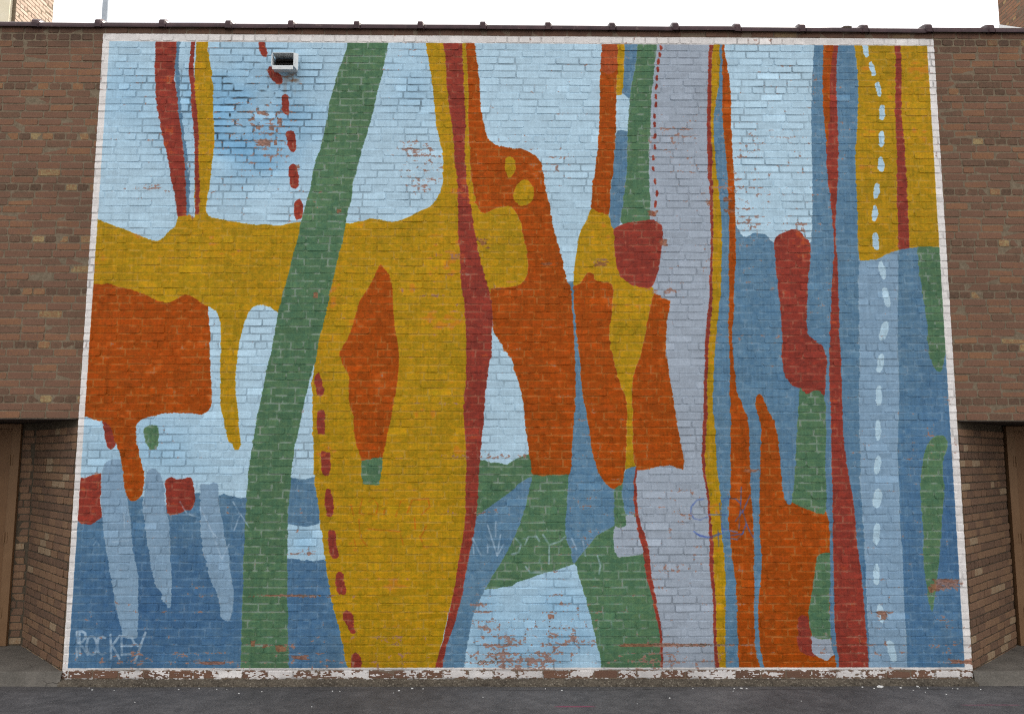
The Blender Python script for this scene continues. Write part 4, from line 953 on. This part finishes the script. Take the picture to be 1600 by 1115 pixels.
# ------------------------------------------------------------------ door recesses
def recess(s):
    """s = -1 left, +1 right: splayed return wall, short pier, brown steel door, concrete step"""
    side = 'left' if s < 0 else 'right'
    bx = 4.72 if s < 0 else 4.80
    by = .95
    length = math.hypot(bx - EDGE, by)
    if s < 0:
        org, ang = Vector((-bx, by, 0)), math.atan2(-by, bx - EDGE)
    else:
        org, ang = Vector((EDGE, 0, 0)), math.atan2(by, bx - EDGE)
    root = tag(empty('return_wall', (s * (EDGE + bx) / 2, by / 2, .11)),
               'slanting tan brick return wall between the mural and the %s brown door' % side, 'wall',
               'slanted brick walls beside the doors')
    br = layout(0.002, length - .004, range(0, LINTEL_ROW), hdr=6)
    br = [b for b in br if b[3] < zlin - .012]
    build_bricks(root, br, M_RETURN, org, ang)
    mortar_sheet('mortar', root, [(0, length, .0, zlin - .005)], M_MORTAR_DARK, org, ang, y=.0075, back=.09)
    # pier beside the frame, at the back of the recess
    d_out, d_in, d_far = (4.85, 4.93, 5.83) if s < 0 else (4.815, 4.888, 5.79)
    if s < 0:
        pr = layout(-d_out + .002, -bx - .002, range(1, LINTEL_ROW))
        build_bricks(root, [b for b in pr if b[3] < zlin - .012], M_RETURN, (0, by, 0), 0.0, 60, 'pier_brickwork')
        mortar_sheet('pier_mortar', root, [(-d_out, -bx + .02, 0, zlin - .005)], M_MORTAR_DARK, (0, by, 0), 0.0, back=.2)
    far = d_far + .08
    bm = bmesh.new()
    a, b = sorted((s * (far + .002), s * (far + .3)))
    add_box(bm, a, b, by, by + .2, 0, zlin - .005)
    # far splay of the recess, outside the picture
    p = [(s * (far + .3), by), (s * REC_OUT, .0), (s * (REC_OUT + .1), .10), (s * (far + .45), by + .12)]
    lo = [bm.verts.new((x, y, 0)) for x, y in p]; hi = [bm.verts.new((x, y, zlin - .005)) for x, y in p]
    for k in range(4): bm.faces.new((lo[k], lo[(k + 1) % 4], hi[(k + 1) % 4], hi[k]))
    bm.faces.new(hi)
    o = bm_obj('far_wall', bm, M_FAR, root, -root.location)
    # door
    ztf = zlin - .012
    zs_ = .112
    door = tag(empty('steel_door', (s * (d_in + d_far) / 2, by, zs_)),
               'brown painted steel door in a recess at the %s end of the mural' % side, 'door', 'brown doors in the recesses')
    L0 = -door.location
    def part(name, boxes, mat, bev=.0025):
        bm = bmesh.new()
        for x0, x1, y0, y1, z0, z1 in boxes:
            x0, x1 = sorted((s * x0, s * x1)); add_box(bm, x0, x1, y0, y1, z0, z1, bev)
        return bm_obj(name, bm, mat, door, L0)
    part('door_jamb', [(d_out, d_in, by - .03, by + .12, zs_, ztf)], M_FRAME)
    part('door_jamb', [(d_far, d_far + .08, by - .03, by + .12, zs_, ztf)], M_FRAME)
    part('door_head', [(d_in + .001, d_far - .001, by - .03, by + .12, ztf - .05, ztf)], M_FRAME)
    part('door_leaf', [(d_in + .004, d_far - .004, by + .002, by + .046, zs_ + .012, ztf - .054)], M_DOOR)
    part('door_stop', [(d_in + .002, d_in + .016, by - .014, by + .001, zs_, ztf - .055), (d_in + .02, d_far - .02, by - .014, by + .001, ztf - .066, ztf - .0545)], M_FRAME, .001)
    for z in (.42, 1.12, 1.86):
        bm = bmesh.new()
        add_cyl(bm, (s * (d_in + .006), by - .036, z - .05), (s * (d_in + .006), by - .036, z + .05), .0085, seg=10)
        x0, x1 = sorted((s * (d_in - .022), s * (d_in - .004)))
        add_box(bm, x0, x1, by - .034, by - .0305, z - .05, z + .05)
        bm_obj('hinge', bm, M_FRAME, door, L0)
    bm = bmesh.new()
    xk = s * (d_far - .07)
    add_cyl(bm, (xk, by, 1.02), (xk, by - .012, 1.02), .034, seg=20)
    add_cyl(bm, (xk, by - .012, 1.02), (xk, by - .045, 1.02), .012, seg=12)
    add_cyl(bm, (xk, by - .045, 1.02), (xk, by - .062, 1.02), .020, .030, seg=16)
    add_cyl(bm, (xk, by - .062, 1.02), (xk, by - .080, 1.02), .030, .018, seg=16)
    bm_obj('door_knob', bm, M_STEEL, door, L0)
    # concrete step
    bm = bmesh.new()
    top = .110
    nseg = 60
    fx0, fx1 = EDGE - .014, REC_OUT - .01
    front_t, front_b = [], []
    for i in range(nseg + 1):
        t = i / nseg
        x = s * (fx0 + (fx1 - fx0) * t)
        yv = -.022 + random.gauss(0, .0022)
        front_t.append(bm.verts.new((x, yv, top - .004 + random.gauss(0, .0015))))
        front_b.append(bm.verts.new((x, yv - .028 + random.gauss(0, .003), -.004)))
    mid = [bm.verts.new((v.co.x, v.co.y + .014, top)) for v in front_t]
    for i in range(nseg):
        bm.faces.new((front_b[i], front_b[i + 1], front_t[i + 1], front_t[i]))
        bm.faces.new((front_t[i], front_t[i + 1], mid[i + 1], mid[i]))
    b0 = bm.verts.new((s * (bx + .03), by + .16, top)); b1 = bm.verts.new((s * (far + .2), by + .16, top))
    bm.faces.new(mid + [b1, b0])
    bm.faces.new((front_b[0], front_t[0], mid[0]))
    bm.faces.new((front_b[-1], front_t[-1], mid[-1]))
    tag(bm_obj('concrete_step', bm, M_STEP), 'worn concrete step in front of the %s brown door' % side, kind='structure')
recess(-1); recess(1)

# ------------------------------------------------------------------ exhaust hood on the wall
vent = tag(empty('exhaust_vent', (-2.146, 0, 5.38)), 'small pale metal duct outlet high on the mural between the red dashes', 'vent')
L0 = -vent.location
vx0, vx1, vz0, vz1, vy = -2.238, -2.050, 5.394, 5.508, -.115
def plate(bm, a, b, t):
    """thin plate between two edges (four points), thickness t along its normal"""
    p = [Vector(q) for q in (*a, *b)]
    n = (p[1] - p[0]).cross(p[2] - p[0]).normalized() * t
    lo = [bm.verts.new(q) for q in p]; hi = [bm.verts.new(q + n) for q in p]
    bm.faces.new(lo[::-1]); bm.faces.new(hi)
    for k in range(4): bm.faces.new((lo[k], lo[(k + 1) % 4], hi[(k + 1) % 4], hi[k]))
def vpart(name, pl, mat):
    bm = bmesh.new()
    for a, b, t in pl: plate(bm, a, b, t)
    return bm_obj(name, bm, mat, vent, L0)
fl = .018
vpart('side_plate', [(((vx0 - .012, .01, vz0), (vx0 - .004, vy, vz0 - .004)), ((vx0 - .004, vy, vz1 + .004), (vx0 - .012, .01, vz1)), .003),
                     (((vx0 - .004, vy, vz0 - .004), (vx0 - fl, vy + .03, vz0 - .004)), ((vx0 - fl, vy + .03, vz1 + .004), (vx0 - .004, vy, vz1 + .004)), .003)], M_VENT)
vpart('side_plate', [(((vx1 + .012, .01, vz0), (vx1 + .004, vy, vz0 - .004)), ((vx1 + .004, vy, vz1 + .004), (vx1 + .012, .01, vz1)), .003),
                     (((vx1 + .004, vy, vz0 - .006), (vx1 + .034, vy + .035, vz0 - .03)), ((vx1 + .034, vy + .035, vz1 + .012), (vx1 + .004, vy, vz1 + .006)), .003)], M_VENT)
vpart('top_plate', [(((vx0 - .01, .01, vz1 + .012), (vx0, vy, vz1 + .004)), ((vx1, vy, vz1 + .004), (vx1 + .01, .01, vz1 + .012)), .003)], M_VENT)
vpart('bottom_plate', [(((vx0 - .01, .01, vz0 - .014), (vx0, vy, vz0 - .003)), ((vx1, vy, vz0 - .003), (vx1 + .01, .01, vz0 - .014)), .003),
                       (((vx0, vy, vz0 - .003), (vx0, vy + .004, vz0 - .036)), ((vx1, vy + .004, vz0 - .036), (vx1, vy, vz0 - .003)), .003)], M_VENT)
vpart('duct_throat', [(((vx0, -.012, vz0), (vx1, -.012, vz0)), ((vx1, -.012, vz1), (vx0, -.012, vz1)), .003)], M_VENT_IN)
for z in (vz0 + .022, vz0 + .055, vz0 + .088):
    vpart('louvre', [(((vx0 + .004, -.020, z + .016), (vx1 - .004, -.020, z + .016)), ((vx1 - .004, -.055, z - .012), (vx0 + .004, -.055, z - .012)), .002)], M_VENT_IN)

# ------------------------------------------------------------------ roof and what rises behind the wall
bm = bmesh.new()
add_box(bm, -WALL_END, WALL_END, .325, 16, 5.25, 5.45)
tag(bm_obj('flat_roof', bm, M_ROOF), 'flat felt roof hidden behind the wall top', kind='structure')
bm = bmesh.new()
add_box(bm, -WALL_END, WALL_END, 1.4, 16, 0, 5.249)
tag(bm_obj('building_mass', bm, M_MORTAR), 'plain masonry of the building behind the wall', kind='structure')

bm = bmesh.new()
add_cyl(bm, (0, 0, 0), (0, 0, 5.2), .047, .044, 20)
pole = bm_obj('metal_pole', bm, M_POLE, None, (-5.86, 4.0, 5.45), smooth=False)
tag(pole, 'pale grey steel pole standing on the roof behind the wall top', 'pole')

bx, y0, y1 = -8.075, 5.5, 6.56
lb = tag(empty('brick_building', (bx - 1.5, (y0 + y1) / 2, 5.45)), 'sunlit buff brick building with a cream corner strip rising behind the wall at the left', 'building')
br = layout(0.004, y1 - y0 - .004, range(0, 100), z0=5.46)
build_bricks(lb, br, M_BUFF, (bx, y0, 0), math.pi / 2)
mortar_sheet('wall', lb, [(.004, y1 - y0, 5.45, 12.2)], M_MORTAR, (bx, y0, 0), math.pi / 2, back=3.0)
bm = bmesh.new()
add_box(bm, bx - .36, bx - .055, y0 - .07, y0 + .003, 5.45, 12.2, .008)
bm_obj('corner_strip', bm, M_CREAM, lb, -lb.location)
bm = bmesh.new()
add_box(bm, bx - 3.1, bx + .08, y0 - .08, y1 + .08, 12.2, 12.4, .02)
bm_obj('cornice', bm, M_CREAM, lb, -lb.location)

bx, y0, y1 = 9.53, 2.0, 8.0
rb = tag(empty('brick_building', (bx + 1.5, (y0 + y1) / 2, 0)), 'shaded brown brick building with pale flashing at its foot behind the wall at the right', 'building')
br = layout(0.004, y1 - y0 - .004, range(50, 200), z0=5.46)
build_bricks(rb, br, M_FAR, (bx, y1, 0), -math.pi / 2)
mortar_sheet('wall', rb, [(.004, y1 - y0, 0, 19.1)], M_MORTAR, (bx, y1, 0), -math.pi / 2, back=3.0)
bm = bmesh.new()
pts = [(bx - .012, y1 + .0, 10.31), (bx - .012, y0, 6.42), (bx - .012, y0, 5.46), (bx - .012, y1, 5.46)]
lo = [bm.verts.new(p) for p in pts]; hi = [bm.verts.new((p[0] + .006, p[1], p[2])) for p in pts]
bm.faces.new(lo); bm.faces.new(hi[::-1])
for k in range(4): bm.faces.new((lo[k], lo[(k + 1) % 4], hi[(k + 1) % 4], hi[k]))
bm_obj('flashing', bm, M_FLASH, rb, -rb.location)

# ------------------------------------------------------------------ litter at the foot of the wall
bm = bmesh.new()
spots = [(-3.5, -.155, 8), (-2.80, -.14, 6), (-2.64, -.12, 7), (-2.49, -.135, 6), (-2.27, -.26, 6), (-2.10, -.21, 6), (-.99, -.185, 9), (-.89, -.12, 11), (-.80, -.13, 6),
         (.34, -.18, 8), (1.18, -.40, 7), (1.77, -.13, 8), (1.83, -.12, 13), (1.87, -.135, 10), (2.85, -.09, 8), (2.93, -.13, 7), (3.0, -.085, 30), (3.16, -.11, 9), (3.32, -.07, 14), (3.38, -.12, 6),
         (3.44, -.30, 6), (3.62, -.14, 7), (3.8, -.16, 6), (-3.0, -.5, 4), (.9, -.55, 4), (2.2, -.48, 4), (-1.6, -.62, 4), (-.3, -.37, 4)]
spots += [(random.uniform(-4, 4), -.09 - abs(random.gauss(0, .07)), random.uniform(2.5, 5)) for _ in range(14)]
for x, y, r in spots:
    n = random.randint(4, 6); r /= 1000.0; ph = random.random() * 6
    asp = random.uniform(.5, 1)
    lo = [bm.verts.new((x + r * random.uniform(.7, 1.2) * math.cos(ph + 6.283 * k / n), y + asp * r * random.uniform(.7, 1.2) * math.sin(ph + 6.283 * k / n), .0005)) for k in range(n)]
    hi = [bm.verts.new((v.co.x * 1.0, v.co.y, .003 + r * random.uniform(.1, .5))) for v in lo]
    bm.faces.new(lo[::-1]); bm.faces.new(hi)
    for k in range(n): bm.faces.new((lo[k], lo[(k + 1) % n], hi[(k + 1) % n], hi[k]))
tag(bm_obj('paint_flakes', bm, M_FLAKE), 'white paint flakes and crumbs scattered on the asphalt', kind='stuff')
